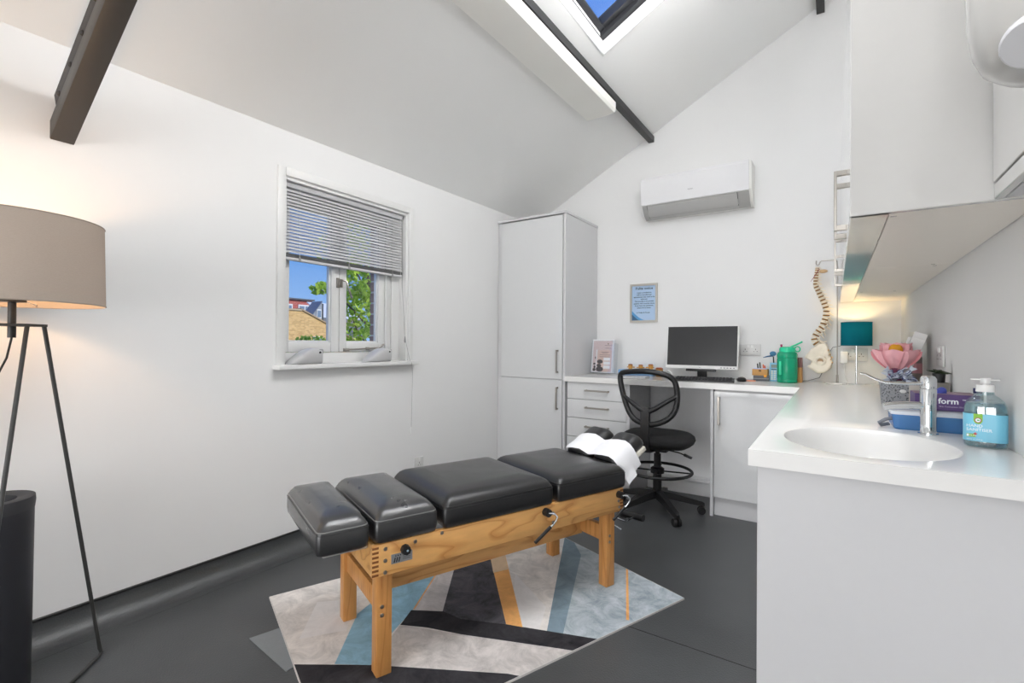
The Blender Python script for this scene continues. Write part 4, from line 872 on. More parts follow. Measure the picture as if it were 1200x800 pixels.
q = B(); q.ell((.032, 0, -.015), (.028, .022, .013), 14); q.done('skull_base', mat('tan_bone', (218, 184, 140), .5), sm, 60)
q = B(); q.tube([(.01, -.012, .0), (-.02, -.014, -.05), (-.042, -.012, -.085)], [.003, .0028, .001], 6); q.done('artery', mat('dark_red_artery', (140, 62, 62), .5), sm, 50)
def hip(side):
    # outline of hip bone in x,z (model coords), dished in y
    olp = [(-.180, 1.076), (-.165, 1.100), (-.135, 1.140), (-.10, 1.165), (-.066, 1.185), (-.045, 1.172), (-.033, 1.140), (-.030, 1.105), (-.018, 1.072), (-.010, 1.044), (-.022, 1.010), (-.040, .986), (-.065, .972), (-.098, .968), (-.122, .985), (-.150, 1.005), (-.160, 1.015), (-.140, 1.030), (-.135, 1.05), (-.155, 1.064)]
    cx, cz = -.085, 1.065; q = B(); ringsF, ringsB = [], []
    for f, dy in ((1.0, .0), (.96, .008), (.8, .012), (.6, .006), (.42, .010), (.2, .004)):
        ringsF.append([(cx+(x-cx)*f+.10, side*(.035-.02*(z-cz)/.1)+side*dy, cz+(z-cz)*f-1.70) for x, z in olp])
        ringsB.append([(cx+(x-cx)*f+.10, side*(.035-.02*(z-cz)/.1)-side*(.004+dy*.6 if f < 1 else 0), cz+(z-cz)*f-1.70) for x, z in olp])
    q.skin(ringsB[::-1][:-1]+ringsF); hb = q.done('hip_bone', M_bone, sm, 70)
    q = B(); q.tube([(.018+.026*math.cos(a), side*.056, -.646+.026*math.sin(a)) for a in [2*math.pi*k/20 for k in range(20)]], .0085, 8, loop=True); q.done('socket_rim', M_bone, hb, 60)
    q = B(); q.cyl((.018, side*.0445, -.646), (.018, side*.0525, -.646), .022, seg=18); q.done('hip_socket', mat('socket_brown', (176, 146, 112), .6), hb, 40)
hip(-1); hip(1)
q = B(); q.ell((.055, 0, -.61), (.026, .05, .055), 16); q.ell((.075, 0, -.67), (.012, .02, .03), 10); q.done('sacrum', M_bone, sm, 60)
for x, z in ((.072, -.60), (.078, -.635), (.086, -.655), (.085, -.62), (.064, -.57)):
    q = B(); q.ell((x, -.035, z), (.006, .02, .007), 8); q.done('sacral_bump', mat('tan_bone'), sm, 60)

# ------------------------------------------------------------------ table lamp
tl_ = thing('table_lamp', 'small table lamp with teal drum shade glowing under the cupboards', 'table lamp', (.122, 3.985, .90))
q = B(); q.lathe([(.048, 0), (.05, .003), (.05, .007), (.012, .012)], (0, 0, 0), 28); q.done('lamp_base', M_chrome, tl_, 40)
q = B(); q.cyl((0, 0, .01), (0, 0, .29), .0055, seg=12); q.done('lamp_stem', M_chrome, tl_)
q = B(); q.lathe([(.0875, .262), (.0875, .42)], (0, 0, 0), 40, cap0=False, cap1=False); q.lathe([(.0862, .262), (.0862, .42)], (0, 0, 0), 40, cap0=False, cap1=False); q.done('lamp_shade', cloth_lamp('teal_shade_cloth', (24, 118, 136), (56, 138, 160), .42), tl_, 60)
for z in (.263, .419):
    q = B(); q.tube([(.0875*math.cos(a), .0875*math.sin(a), z) for a in [2*math.pi*k/40 for k in range(40)]], .0016, 6, loop=True); q.done('shade_rim', mat('teal_trim', (22, 96, 104), .7), tl_, 60)
q = B(); q.cyl((0, 0, .275), (0, 0, .31), .014, seg=12); q.done('bulb_holder', M_wplas, tl_)
q = B(); q.ell((0, 0, .335), (.020, .020, .027), 14); q.done('bulb', mat('warm_bulb', (255, 226, 180), .4, emit=(255, 200, 120), es=4), tl_)
l = light('table_lamp_light', 'POINT', 1.5, (1, .70, .36), (.122, 3.985, .90+.375)); l.data.shadow_soft_size = .02
pa = thing('plug_adaptor', 'white plug with cable in the socket behind the table lamp', 'plug', (.055, YB-.001, 1.075))
q = B(); q.box(-.022, .022, -.055, -.011, -.035, .045, .006); q.done('plug_body', M_wplas, pa)
q = B(); q.tube([(0, -.035, -.035), (.004, -.04, -.10), (.012, -.05, -.15), (.03, -.06, -.170)], .003, 8); q.done('plug_cable', M_wplas, pa)
tag(B().tube([(.06, 3.93, .905), (.02, 3.95, .905), (-.02, 3.93, .905), (-.05, 3.96, .905), (-.02, 3.90, .905), (.04, 3.88, .905)], .004, 8).done('lamp_cable', M_wplas, smooth=60), 'white cable coiled at the foot of the spine stand', 'cable')
tag(B().tube([(.035, 4.112, 1.16), (-.01, 4.114, 1.15), (-.04, 4.115, 1.10), (-.06, 4.115, 1.0), (-.09, 4.112, .93), (-.16, 4.10, .906), (-.20, 4.09, .905)], .002, 6).done('power_lead', mat('grey_lead', (90, 92, 92), .6), smooth=60), 'thin grey lead running behind the pelvis model', 'cable')

# ------------------------------------------------------------------ basin side things
fa = thing('mixer_tap', 'chrome basin mixer tap with long elbow lever', 'tap', (.228, 1.849, .90))
q = B(); q.lathe([(.024, 0), (.024, .004), (.0205, .005)], (0, 0, 0), 28); q.done('tap_collar', M_chrome, fa, 40)
q = B(); q.lathe([(.0195, .005), (.0195, .132), (.0190, .133)], (0, 0, 0), 32); q.done('tap_body', M_chrome, fa, 40)
q = B(); q.lathe([(.0195, .135), (.0195, .162), (.015, .170), (.004, .173)], (0, 0, 0), 32); q.done('lever_cap', M_chrome, fa, 40)
q = B(); q.tube([(-.005, -.002, .083), (-.05, -.01, .083), (-.085, -.018, .080), (-.105, -.022, .076)], [.012, .0115, .011, .0105], 14); q.done('spout', M_chrome, fa, 60)
q = B(); rings = []
for x, y, z, w_, h_ in ((-.004, 0, .150, .011, .006), (-.05, -.006, .146, .011, .0045), (-.10, -.012, .148, .012, .004), (-.125, -.016, .158, .014, .004), (-.150, -.02, .172, .013, .004), (-.163, -.022, .174, .007, .003)):
    rings.append([(x, y+w_*math.cos(a), z+h_*math.sin(a)) for a in [2*math.pi*k/12 for k in range(12)]])
q.skin(rings); q.done('elbow_lever', M_chrome, fa, 60)
sb = thing('hand_sanitiser', 'clear pump bottle of blue-labelled hand sanitiser beside the tap', 'sanitiser bottle', (.322, 1.706, .90), math.radians(-14))
q = B(); rings = []
for f, z in ((.90, 0), (.97, .004), (1, .012), (1, .095), (.97, .106), (.86, .118), (.64, .128), (.44, .134), (.40, .142)):
    rings.append([(x*f, y*f, z) for x, y in rrect(-.041, .041, -.026, .026, .022, 6)])
q.skin(rings, cap1=False); q.done('bottle', thin_glass('sanitiser_plastic', (.86, .94, .95), .14), sb, 50)
q = B(); rings = []
for f, z in ((.86, .003), (.94, .008), (.96, .014), (.96, .095), (.93, .105), (.84, .114)):
    rings.append([(x*f, y*f, z) for x, y in rrect(-.041, .041, -.026, .026, .022, 6)])
q.skin(rings); q.done('gel', mat('blue_gel', (170, 214, 222), .05, trans=.9), sb, 50)
lab = mat('sky_label', (120, 196, 222), .35)
q = B(); lr = rrect(-.0416, .0416, -.0266, .0266, .0222, 6); q.skin([[(x, y, z) for x, y in lr] for z in (.016, .086)], cap0=False, cap1=False); q.done('label_wrap', lab, sb, 50)
gm = mat('lime_label', (122, 182, 30), .4); wh = mat('label_white', (244, 248, 250), .4)
q = B(); q.prism([(-.020, -.0267, .086), (-.003, -.0267, .086), (-.003, -.0267, .068), (-.006, -.0267, .062), (-.0115, -.0267, .060), (-.017, -.0267, .062), (-.020, -.0267, .068)], (0, -.0003, 0)); q.done('green_badge', gm, sb, 0)
q = B(); q.cyl((-.0115, -.0270, .070), (-.0115, -.0274, .070), .0066, seg=18)
q.done('badge_ring', mat('badge_red', (150, 44, 64), .4), sb, 0)
q = B(); q.cyl((-.0115, -.0274, .070), (-.0115, -.0278, .070), .0048, seg=18); q.done('badge_centre', wh, sb, 0)
q = B(); q.box(-.0135, -.0085, -.0281, -.0278, .0685, .0715); q.done('badge_leaf', mat('badge_green', (70, 160, 90), .4), sb, 0)
text('label_text', 'HAND', .0105, wh, sb, (-.0395+.006, -.0268, .052), FACE_Y, 'LEFT')
text('label_text', 'SANITISER', .0105, wh, sb, (-.0395+.006, -.0268, .042), FACE_Y, 'LEFT')
q = B(); q.box(-.033, -.0155, -.0271, -.0267, .0265, .0345); q.done('green_panel', gm, sb, 0)
q = B(); q.box(-.0325, -.0285, -.0274, -.0271, .0275, .0335); q.done('panel_icon', wh, sb, 0)
text('label_text', '99.9%', .0052, wh, sb, (-.0275, -.0272, .0285), FACE_Y, 'LEFT')
q = B(); q.box(-.0175, -.0155, -.0275, -.0271, .0315, .0385); q.box(-.020, -.013, -.0275, -.0271, .0338, .0362); q.done('red_cross', mat('cross_red', (206, 34, 40), .4), sb, 0)
text('label_text', '500ml  e  17 fl oz', .0042, wh, sb, (-.033, -.0268, .0195), FACE_Y, 'LEFT')
q = B(); q.cyl((0, 0, .134), (0, 0, .143), .0155, seg=20); q.done('bottle_neck', thin_glass('sanitiser_plastic'), sb)
q = B(); q.cyl((0, 0, .142), (0, 0, .160), .0185, .018, 24); q.cyl((0, 0, .160), (0, 0, .166), .007, seg=12); q.done('pump_cap', M_wplas, sb)
q = B(); q.cyl((0, 0, .164), (0, 0, .177), .0105, .0105, 20); q.box(-.028, .028, -.005, .005, .171, .1745, .0015); q.done('pump_head', M_wplas, sb)
q = B(); q.cyl((0, 0, .012), (0, 0, .140), .003, seg=8); q.done('dip_tube', M_wplas, sb)
sb2 = thing('small_bottle', 'small clear bottle with navy cap behind the hand sanitiser', 'bottle', (.325, 1.80, .90))
q = B(); q.lathe([(.016, 0), (.018, .004), (.018, .11), (.010, .122), (.009, .130)], (0, 0, 0), 20); q.done('bottle', thin_glass('sanitiser_plastic'), sb2, 40)
q = B(); q.cyl((0, 0, .130), (0, 0, .144), .0095, seg=16); q.done('cap', mat('navy_cap', (34, 36, 90), .4), sb2)
# blue tub
tu = thing('plastic_tub', 'blue translucent plastic tub with clear lid behind the tap', 'tub', (.245, 1.995, .90))
def mat_tub():
    m = thin_glass('blue_tub_plastic', lin((90, 160, 230)), .1); t = m.node_tree
    o2 = [n for n in t.nodes if n.type == 'OUTPUT_MATERIAL'][0]; pb = t.nodes.new('ShaderNodeBsdfPrincipled'); pb.inputs['Base Color'].default_value = (*lin((96, 168, 234)), 1); pb.inputs['Roughness'].default_value = .2
    x0 = o2.inputs[0].links[0].from_node; x = t.nodes.new('ShaderNodeMixShader'); x.inputs[0].default_value = .5
    t.links.new(x0.outputs[0], x.inputs[1]); t.links.new(pb.outputs[0], x.inputs[2]); t.links.new(x.outputs[0], o2.inputs[0]); return m
q = B(); rings = []
for ins, z in ((.008, 0), (.004, .004), (.0, .048)): rings.append([(x, y, z) for x, y in rrect(-.095+ins, .115-ins, -.090+ins, .090-ins, .016, 5)])
q.skin(rings, cap1=False); q.done('tub_body', mat_tub(), tu, 40)
q = B(); rings = []
for ins, z in ((-.004, .047), (-.004, .056), (.004, .060), (.012, .060)): rings.append([(x, y, z) for x, y in rrect(-.095+ins, .115-ins, -.090+ins, .090-ins, .016, 5)])
q.skin(rings); q.done('tub_lid', mat('clear_lid', (206, 212, 218), .25), tu, 40)
q = B()
for k in range(6): q.box(-.08+k*.03, -.058+k*.03, -.06+.01*(k % 3), .05, .004, .02+.006*(k % 3), .002)
q.done('tub_contents', mat('navy_teal_contents', (120, 170, 210), .5, noise=.3, nscale=20), tu)
for y in (-.07, -.045):
    q = B(); q.tube([(-.094, y, .030), (-.110, y-.006, .026), (-.128, y-.01, .014), (-.122, y+.0, .006), (-.10, y+.006, .012)], .0035, 6); q.done('grey_strap', mat('strap_grey', (96, 100, 108), .5), tu, 60)
# glove box
gb = thing('glove_box', 'purple cardboard glove box with blue glove showing on the tub', 'glove box', (.285, 2.02, .961))
q = B(); q.box(-.075, .075, -.060, .060, 0, .050, .001, 1); q.done('carton', mat('purple_card', (92, 66, 122), .5, noise=.04), gb)
q = B(); q.box(-.074, .074, -.059, .059, .0502, .0506); q.done('carton_top', mat('lilac_gold_print', (150, 122, 140), .5, noise=.4, nscale=18), gb, 0)
text('carton_text', 'form', .024, mat('label_white'), gb, (-.020, -.0605, .022), FACE_Y, 'LEFT', bold=.0005); text('carton_text', '™', .010, mat('label_white'), gb, (.034, -.0605, .030), FACE_Y, 'LEFT')
text('carton_text', 'Skin Connection Gloves', .0065, mat('pale_lilac_ink', (196, 184, 210), .5), gb, (-.018, -.0605, .011), FACE_Y, 'LEFT')
q = B(); q.ell((-.02, -.01, .052), (.028, .022, .012), 12); q.ell((-.005, -.015, .058), (.012, .010, .012), 10); q.done('blue_glove', mat('blue_nitrile', (70, 82, 176), .5, noise=.1), gb, 60)
# grey basket with sweets
bs_ = thing('wire_basket', 'small grey perforated basket holding wrapped mints behind the tap', 'basket', (.243, 2.70, .90))
M_bask = mat('grey_basket', (150, 152, 156), .5, noise=.05)
def mat_bask():
    m = mat('grey_perforated', (138, 140, 144), .5).copy(); m.name = 'grey_perforated_wall'; t = m.node_tree; bs2 = t.nodes['Principled BSDF']
    co = t.nodes.new('ShaderNodeTexCoord'); v = t.nodes.new('ShaderNodeTexVoronoi'); v.inputs['Scale'].default_value = 130; r = t.nodes.new('ShaderNodeValToRGB')
    r.color_ramp.elements[0].color = (*lin((56, 58, 62)), 1); r.color_ramp.elements[1].color = (*lin((150, 152, 156)), 1); r.color_ramp.elements[0].position = .25; r.color_ramp.elements[1].position = .45
    t.links.new(co.outputs['Object'], v.inputs['Vector']); t.links.new(v.outputs['Distance'], r.inputs[0]); t.links.new(r.outputs[0], bs2.inputs['Base Color']); return m
q = B(); rings = []
for ins, z in ((.010, 0), (.006, .003), (.0, .10)): rings.append([(x, y, z) for x, y in rrect(-.075+ins, .075-ins, -.06+ins, .06-ins, .02, 5)])
for ins, z in ((.004, .10), (.012, .006)): rings.append([(x, y, z) for x, y in rrect(-.075+ins, .075-ins, -.06+ins, .06-ins, .016, 5)])
q.skin(rings); q.done('basket_body', mat_bask(), bs_, 40)
q = B(); q.tube([(x, y, .101) for x, y in rrect(-.076, .076, -.061, .061, .02, 5)], .004, 6, loop=True); q.done('basket_rim', M_bask, bs_, 60)
q = B(); q.ell((.0, -.0605, .066), (.012, .003, .008), 10); q.done('basket_badge', M_wplas, bs_, 60)
q = B(); q.box(.02, .072, -.0615, -.0585, .004, .094, .001); q.done('basket_label', mat('beige_label', (196, 190, 182), .6), bs_)
M_mint = mat('blue_white_wrapper', (206, 214, 228), .35, noise=.12, nscale=90); M_mintb = mat('navy_print', (58, 72, 128), .4)
mint = None
for k, (x, y, z, a) in enumerate(((-.052, -.03, .108, .3), (-.020, -.035, .112, 1.2), (.015, -.03, .108, 2.2), (.048, -.03, .106, .8), (-.04, .015, .110, 2.6), (.0, .02, .116, .2), (.04, .02, .110, 1.6), (-.005, -.005, .134, 2.9), (-.05, -.028, .134, .9), (.03, -.005, .132, .4))):
    if mint is None:
        t = mint = thing('wrapped_mint', 'twist-wrapped blue and white mint heaped in the grey basket', 'sweet', (0, 0, 0), 0, 'wrapped mints in the basket')
        q = B(); q.ell((0, 0, 0), (.013, .010, .009), 10); q.prism([(.010, -.003, -.003), (.032, -.012, -.010), (.030, .002, .0), (.034, .013, .010), (.010, .003, .003)], (0, 0, .0015)); q.prism([(-.010, -.003, -.003), (-.032, -.012, .010), (-.030, .002, .0), (-.034, .013, -.010), (-.010, .003, .003)], (0, 0, .0015)); q.done('wrapper', M_mint, t, 50)
        for zz_ in (-.004, .004): q = B(); q.tube([(.0105*math.cos(a2), .0105*.95*math.sin(a2), zz_) for a2 in [2*math.pi*i/14 for i in range(14)]], .0016, 5, loop=True); q.done('wrapper_stripe', M_mintb, t, 60)
    else: t = copy_tree(mint)
    t.location = (.243+x*.8, 2.70+y*.7, .912+z); t.rotation_euler = (.5*math.sin(k*2.1), .9*math.cos(k*1.7), a)
# pink paper bouquet
fl = thing('paper_bouquet', 'bouquet of pink paper petals with orange centre behind the basket', 'flower', (.232, 2.795, .90))
M_pink = mat('pink_crepe_paper', (246, 184, 190), .7, noise=.08, nscale=14)
def petal(a, tilt, r, h, w_):
    q = B(); rows = []
    for i in range(6):
        f = i/5; rows.append([(r*(.25+.75*math.sin(f*1.4))+.012*math.cos(4*s_)*f, w_*s_*(.35+.65*math.sin(f*math.pi*.62)), h*f-.012*abs(s_)*f+.006*math.sin(9*s_)*f) for s_ in [-1+2*j/6 for j in range(7)]])
    q.skin(rows, closed=False); o = q.done('petal', M_pink, fl, 70); o.rotation_euler = (0, 0, a); o.location = (0, 0, tilt); return o
for k in range(6): petal(k*math.pi/3+.3, .150, .085, .095, .055)
for k in range(5): petal(k*2*math.pi/5+.9, .165, .050, .11, .045)
q = B(); q.lathe([(.012, 0), (.016, .06), (.03, .15), (.035, .17)], (0, 0, 0), 14); q.done('bouquet_wrap', mat('plum_wrap', (128, 62, 92), .6), fl, 50)
q = B(); q.ell((-.004, -.045, .242), (.026, .024, .030), 14); q.done('orange_bloom', mat('orange_bloom', (240, 170, 40), .7, bump=.5, bscale=150), fl, 60)
# white leaning box frame
pf_ = thing('box_frame', 'white deep box picture frame leaning against the basin wall', 'picture frame', (.196, 2.98, .918), rot=(0, math.radians(20), 0))
q = B()
for a in ((-.09, .09, .0, .025), (-.09, .09, .305, .33)): q.box(0, .05, a[0], a[1], a[2], a[3], .001, 1)
for a in ((-.09, -.065), (.065, .09)): q.box(0, .05, a[0], a[1], .025, .305, .001, 1)
q.done('frame', M_wplas, pf_)
q = B(); q.box(.018, .030, -.065, .065, .025, .305); q.done('picture', mat('pale_picture', (214, 206, 206), .5, noise=.08, nscale=12), pf_, 0)
tb2 = thing('pink_tube', 'grey and pink bottle standing behind the white box frame', 'bottle', (.342, 3.13, .90))
q = B(); q.lathe([(.020, 0), (.022, .004), (.022, .20), (.018, .215)], (0, 0, 0), 18); q.done('bottle', mat('taupe_plastic', (150, 138, 134), .4), tb2, 40)
q = B(); q.lathe([(.0225, .125), (.0225, .175)], (0, 0, 0), 18, cap0=False, cap1=False); q.done('pink_label', mat('pink_label', (214, 150, 160), .5), tb2, 60)
po = thing('potted_plant', 'tiny dark leafed plant in a grey square pot by the basin wall', 'plant', (.333, 2.45, .90))
q = B(); q.box(-.026, .028, -.026, .026, 0, .12, .002); q.done('pot', mat('taupe_pot', (132, 128, 122), .6), po)
q = B(); q.cyl((0, 0, .12), (0, 0, .155), .018, .02, 14); q.done('inner_pot', M_black, po)
for k in range(7):
    a = k*.9; q = B(); q.ell((0, 0, 0), (.024, .011, .003), 10); o = q.done('leaf', mat('dark_leaf', (48, 62, 34), .45), po, 60); o.location = (.016*math.cos(a), .016*math.sin(a), .160+.003*(k % 3)); o.rotation_euler = (.2, .25*math.cos(k), a)

# ------------------------------------------------------------------ floor lamp
fl_ = thing('floor_lamp', 'tripod floor lamp with taupe drum shade and black rod legs', 'floor lamp', (-2.2, .39, 0))
M_rod = mat('black_rod', (52, 52, 50), .45)
F = [(-.04, .25), (.343, -.144), (-.24, -.23)]; Tp = [(.01, .074), (.05, .026), (-.05, -.045)]
for k in range(3):
    f, g = F[k], F[(k+1) % 3]; t = Tp[k]
    q = B(); q.tube([(t[0], t[1], 1.205), (f[0]*.98, f[1]*.98, .03), (f[0]*1.0, f[1]*1.0, .012), (f[0]*.97+g[0]*.03, f[1]*.97+g[1]*.03, .006), (g[0]*.97+f[0]*.03, g[1]*.97+f[1]*.03, .006)][:5 if k < 2 else 4], .0062, 8); q.done('leg', M_rod, fl_, 60)
q = B(); q.prism([(.014, .082, 1.202), (.062, .022, 1.202), (.03, -.06, 1.202), (-.058, -.054, 1.202), (-.05, .03, 1.202)], (0, 0, .008)); q.done('top_plate', M_rod, fl_, 0)
q = B(); q.cyl((0, 0, 1.165), (0, 0, 1.28), .0105, seg=14); q.cyl((0, 0, 1.28), (0, 0, 1.30), .034, seg=20); q.done('lamp_holder', M_rod, fl_)
q = B(); q.tube([(0, 0, 1.165), (-.005, -.01, 1.10), (-.04, -.04, 1.0), (-.07, -.07, .6), (-.20, -.20, .012)], .003, 6); q.done('flex', M_rod, fl_, 60)
SH = cloth_lamp('taupe_shade_cloth', (176, 164, 152), (190, 150, 110), .12)
q = B(); q.lathe([(.232, 1.275), (.226, 1.545)], (0, 0, 0), 56, cap0=False, cap1=False); q.lathe([(.230, 1.275), (.224, 1.545)], (0, 0, 0), 56, cap0=False, cap1=False); q.done('lamp_shade', SH, fl_, 60)
for z, r in ((1.2755, .232), (1.5445, .226)):
    q = B(); q.tube([(r*math.cos(a), r*math.sin(a), z) for a in [2*math.pi*k/56 for k in range(56)]], .002, 6, loop=True); q.done('shade_rim', mat('taupe_trim', (150, 138, 126), .8), fl_, 60)
for k in range(3):
    a = .6+k*2.094; q = B(); q.cyl((.03*math.cos(a), .03*math.sin(a), 1.292), (.229*math.cos(a), .229*math.sin(a), 1.285), .002, seg=6); q.done('shade_spider', M_wplas, fl_)
q = B(); q.ell((0, 0, 1.36), (.03, .03, .042), 14); q.done('bulb', mat('warm_bulb'), fl_)
l = light('floor_lamp_light', 'POINT', 4.2, (1, .62, .32), (-2.2, .39, 1.44)); l.data.shadow_soft_size = .03
# bin inside the tripod
bn = thing('waste_bin', 'tall black cylindrical bin with folded liner between the lamp legs', 'bin', (-2.27, .36, 0))
M_bin = mat('black_bin', (40, 41, 46), .55, noise=.05)
q = B(); q.lathe([(.094, 0), (.098, .01), (.102, .60), (.1045, .615), (.1035, .632), (.094, .640), (.088, .632), (.086, .05), (.0, .05)][:8], (0, 0, 0), 40); q.done('bin_body', M_bin, bn, 50)
q = B(); q.lathe([(.1030, .60), (.1052, .622), (.1036, .640), (.088, .644), (.060, .636), (.055, .60)], (0, 0, 0), 40, cap0=False, cap1=False); q.done('bin_liner', mat('dark_liner', (52, 52, 55), .6), bn, 50)

# ------------------------------------------------------------------ outside the window
gr = B(); gr.box(-60, XL-.4, -40, 60, -.3, -.2); tag(gr.done('garden_ground', mat('garden_soil', (110, 116, 80), .95, noise=.3, nscale=2), smooth=0), 'grassy ground outside the window', 'ground')['kind'] = 'structure'
def brickmat(name, c1, c2, mo, sc=4.2):
    m = bpy.data.materials.new(name); m.use_nodes = True; t = m.node_tree; bs2 = t.nodes['Principled BSDF']; bs2.inputs['Roughness'].default_value = .9
    co = t.nodes.new('ShaderNodeTexCoord'); mp = t.nodes.new('ShaderNodeMapping'); mp.inputs['Rotation'].default_value = (math.pi/2, 0, math.pi/2)
    br2 = t.nodes.new('ShaderNodeTexBrick'); br2.inputs['Scale'].default_value = sc; br2.inputs['Color1'].default_value = (*lin(c1), 1); br2.inputs['Color2'].default_value = (*lin(c2), 1); br2.inputs['Mortar'].default_value = (*lin(mo), 1); br2.inputs['Mortar Size'].default_value = .012
    cx = t.nodes.new('ShaderNodeCombineXYZ'); sx = t.nodes.new('ShaderNodeSeparateXYZ'); t.links.new(co.outputs['Object'], sx.inputs[0]); t.links.new(sx.outputs['Y'], cx.inputs['X']); t.links.new(sx.outputs['Z'], cx.inputs['Y'])
    t.links.new(cx.outputs[0], br2.inputs['Vector']); t.links.new(br2.outputs['Color'], bs2.inputs['Base Color']); return m
gh = thing('brick_house', 'yellow stock brick house gable across the garden', 'house', (-11, 6.9, -.2))
GB = brickmat('yellow_stock_brick', (226, 190, 130), (196, 156, 100), (206, 184, 146), 7)
q = B(); q.prism([(0, -3.5, 0), (0, 1.6, 0), (0, 1.6, 1.47), (0, .93, 1.80), (0, .10, 2.18), (0, -.1, 2.18), (0, -3.5, 2.13)], (-6, 0, 0)); q.done('gable_wall', GB, gh, 0)
q = B(); q.box(0, .04, -.25, .10, 2.15, 2.19); q.done('parapet_coping', mat('stone_coping', (190, 170, 140), .8), gh, 0)
q = B(); q.prism([(.04, .08, 2.18), (.04, .93, 1.805), (.04, 1.75, 1.40), (.04, 1.75, 1.43), (.04, .93, 1.835), (.04, .08, 2.215)], (-6.2, 0, 0)); q.done('roof_verge', mat('verge_tile', (176, 150, 118), .8), gh, 0)
wn = B(); wn.box(.0, .03, .42, .70, 1.30, 1.52); wn = wn.done('window', M_trimw, gh, 0)
q = B(); q.box(.03, .035, .45, .67, 1.33, 1.49); q.done('pane', mat('far_glass', (120, 140, 160), .1), wn, 0)
rh = thing('red_house', 'red brick house with white windows and grey roof beyond the gable', 'house', (-24, 15, -.2))
q = B(); q.box(-6, 0, -6, .94, 0, 3.66); q.done('wall', brickmat('red_brick', (190, 92, 84), (168, 78, 72), (196, 170, 160), 3), rh, 0)
q = B(); q.box(-6.3, .15, -6.3, 1.0, 3.66, 3.74); q.done('roof', mat('slate_roof', (92, 94, 100), .8), rh, 0)
q = B(); q.box(-3, -2, -.8, -.1, 3.74, 4.1); q.done('chimney', mat('terracotta', (206, 120, 72), .8), rh, 0)
for y0, y1 in ((-.9, -.25), (.08, .84)):
    q = B(); q.box(0, .06, y0, y1, 2.75 if y0 > 0 else 3.0, 3.42); f_ = q.done('window', M_trimw, rh, 0)
    ym = (y0+y1)/2
    for a0, a1 in ((y0+.06, ym-.03), (ym+.03, y1-.06)): q = B(); q.box(.06, .07, a0, a1, 2.83 if y0 > 0 else 3.06, 3.34); q.done('pane', mat('far_glass'), f_, 0)
gy = thing('grey_house', 'grey slate-hung house with pointed dormer beyond the garden', 'house', (-20, 13.9, -.2))
q = B(); q.prism([(0, -.56, 0), (0, -.10, 0), (0, -.10, 3.24), (0, -.125, 3.25), (0, -.56, 2.68)], (-.7, 0, 0)); q.done('dormer_wall', mat('slate_hanging', (150, 158, 168), .8, noise=.15), gy, 0)
q = B(); q.prism([(.05, -.62, 2.62), (.05, -.12, 3.27), (.05, -.12, 3.32), (.05, -.66, 2.63)], (-.8, 0, 0)); q.done('verge', mat('blue_grey_slate', (120, 126, 136), .8), gy, 0)
q = B(); q.box(-3, -.1, -.08, 2.2, 0, 2.55); q.done('wall', mat('grey_render', (120, 124, 130), .8), gy, 0)
q = B(); q.box(-.10, .03, -.10, -.05, 0, 3.2); q.done('downpipe', M_ironc, gy, 0)
q = B(); q.prism([(-.05, -.05, 2.56), (-.05, 2.2, 2.56), (-1.3, 2.2, 3.30), (-1.3, -.05, 3.30)], (0, 0, .05)); q.done('roof', mat('pale_slate_roof', (214, 218, 222), .7), gy, 0)
q = B(); q.box(0, .05, -.40, -.17, 2.50, 2.92); f_ = q.done('window', M_trimw, gy, 0)
q = B(); q.box(.05, .06, -.37, -.20, 2.55, 2.87); q.done('pane', mat('far_glass'), f_, 0)

def leafmat(name, c1, c2):
    m = bpy.data.materials.new(name); m.use_nodes = True; t = m.node_tree; t.nodes.clear(); o2 = t.nodes.new('ShaderNodeOutputMaterial')
    di = t.nodes.new('ShaderNodeBsdfDiffuse'); tr = t.nodes.new('ShaderNodeBsdfTranslucent'); x = t.nodes.new('ShaderNodeMixShader'); x.inputs[0].default_value = .45
    ge = t.nodes.new('ShaderNodeNewGeometry'); r = t.nodes.new('ShaderNodeValToRGB'); r.color_ramp.elements[0].color = (*lin(c1), 1); r.color_ramp.elements[1].color = (*lin(c2), 1)
    t.links.new(ge.outputs['Random Per Island'], r.inputs[0]); t.links.new(r.outputs[0], di.inputs[0]); t.links.new(r.outputs[0], tr.inputs[0])
    t.links.new(di.outputs[0], x.inputs[1]); t.links.new(tr.outputs[0], x.inputs[2]); t.links.new(x.outputs[0], o2.inputs[0]); return m
LM = leafmat('lime_leaf', (128, 172, 44), (218, 240, 104))
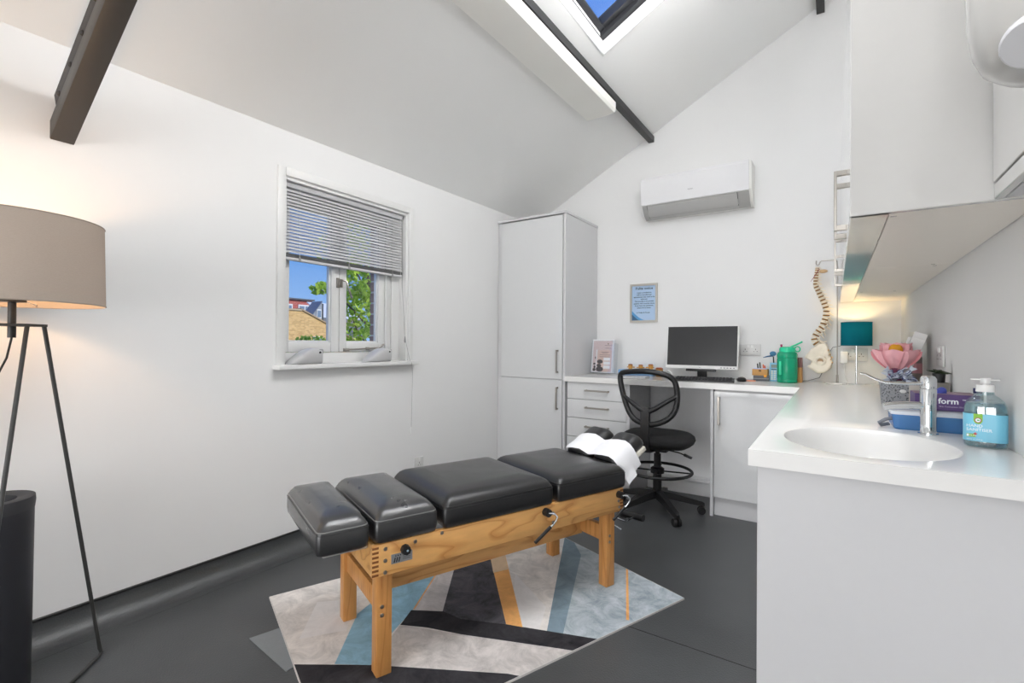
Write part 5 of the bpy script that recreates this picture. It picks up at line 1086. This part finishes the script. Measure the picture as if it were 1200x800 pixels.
def foliage(par, blobs, size, n, name='foliage', mt=LM):
    q = B(); rnd = random.Random(3)
    tot = sum(b_[3] for b_ in blobs)
    for (cx, cy, cz, wgt, rx, ry, rz) in blobs:
        for _ in range(int(n*wgt/tot)):
            while True:
                p = Vector((rnd.uniform(-1, 1), rnd.uniform(-1, 1), rnd.uniform(-1, 1)))
                if p.length < 1: break
            p = Vector((cx+p.x*rx, cy+p.y*ry, cz+p.z*rz)); s_ = size*rnd.uniform(.6, 1.2)
            ax = Matrix.Rotation(rnd.uniform(0, 6.3), 3, 'Z') @ Matrix.Rotation(rnd.uniform(-1.2, 1.2), 3, 'X') @ Matrix.Rotation(rnd.uniform(-1.2, 1.2), 3, 'Y')
            pts = [p+ax @ Vector(v)*s_ for v in ((0, -.5, 0), (.38, -.25, .05), (.36, .12, .06), (0, .62, 0), (-.36, .12, .06), (-.38, -.25, .05))]
            v = q.ring(pts); q.bm.faces.new((v[0], v[1], v[2], v[3])); q.bm.faces.new((v[0], v[3], v[4], v[5]))
    return q.done(name, mt, par, 0, kind='stuff')
tr_ = thing('garden_tree', 'lime green leafed tree outside the right casement', 'tree', (-5.6, 4.45, -.2))
q = B(); q.tube([(0, .35, 0), (.02, .33, 1.0), (-.02, .25, 1.8), (.0, .1, 2.6)], [.06, .05, .035, .02], 8); q.tube([(0, .3, 1.5), (0, -.2, 1.9), (.05, -.65, 2.05)], [.02, .012, .005], 6); q.tube([(0, .2, 1.9), (0, .0, 2.3), (.05, -.35, 2.6)], [.02, .012, .005], 6); q.tube([(0, .3, 1.2), (0, .0, 1.5), (.05, -.15, 1.7)], [.02, .012, .005], 6); q.done('trunk', mat('grey_brown_bark', (104, 92, 80), .9, noise=.2), tr_, 60)
foliage(tr_, [(0, .02, 1.65, 1.0, .3, .30, .50), (0, .05, 2.25, 1.1, .3, .34, .42), (0, -.28, 2.62, .5, .25, .40, .28), (.0, -.62, 2.06, .13, .1, .14, .10), (0, .35, 1.8, .7, .3, .2, .7), (0, .1, 3.0, .6, .4, .6, .3)], .078, 1900)
bu_ = thing('garden_bush', 'low yellow-green bush in front of the brick gable', 'bush', (-7, 4.65, -.2))
q = B(); q.tube([(0, 0, 0), (0, .02, .6), (.0, -.03, 1.25)], [.05, .04, .02], 6); q.done('stem', mat('grey_brown_bark'), bu_, 60)
foliage(bu_, [(0, 0, 1.27, 1, .3, .34, .22), (0, -.45, 1.25, .15, .2, .12, .12), (0, .1, .9, .6, .3, .4, .3)], .055, 900)
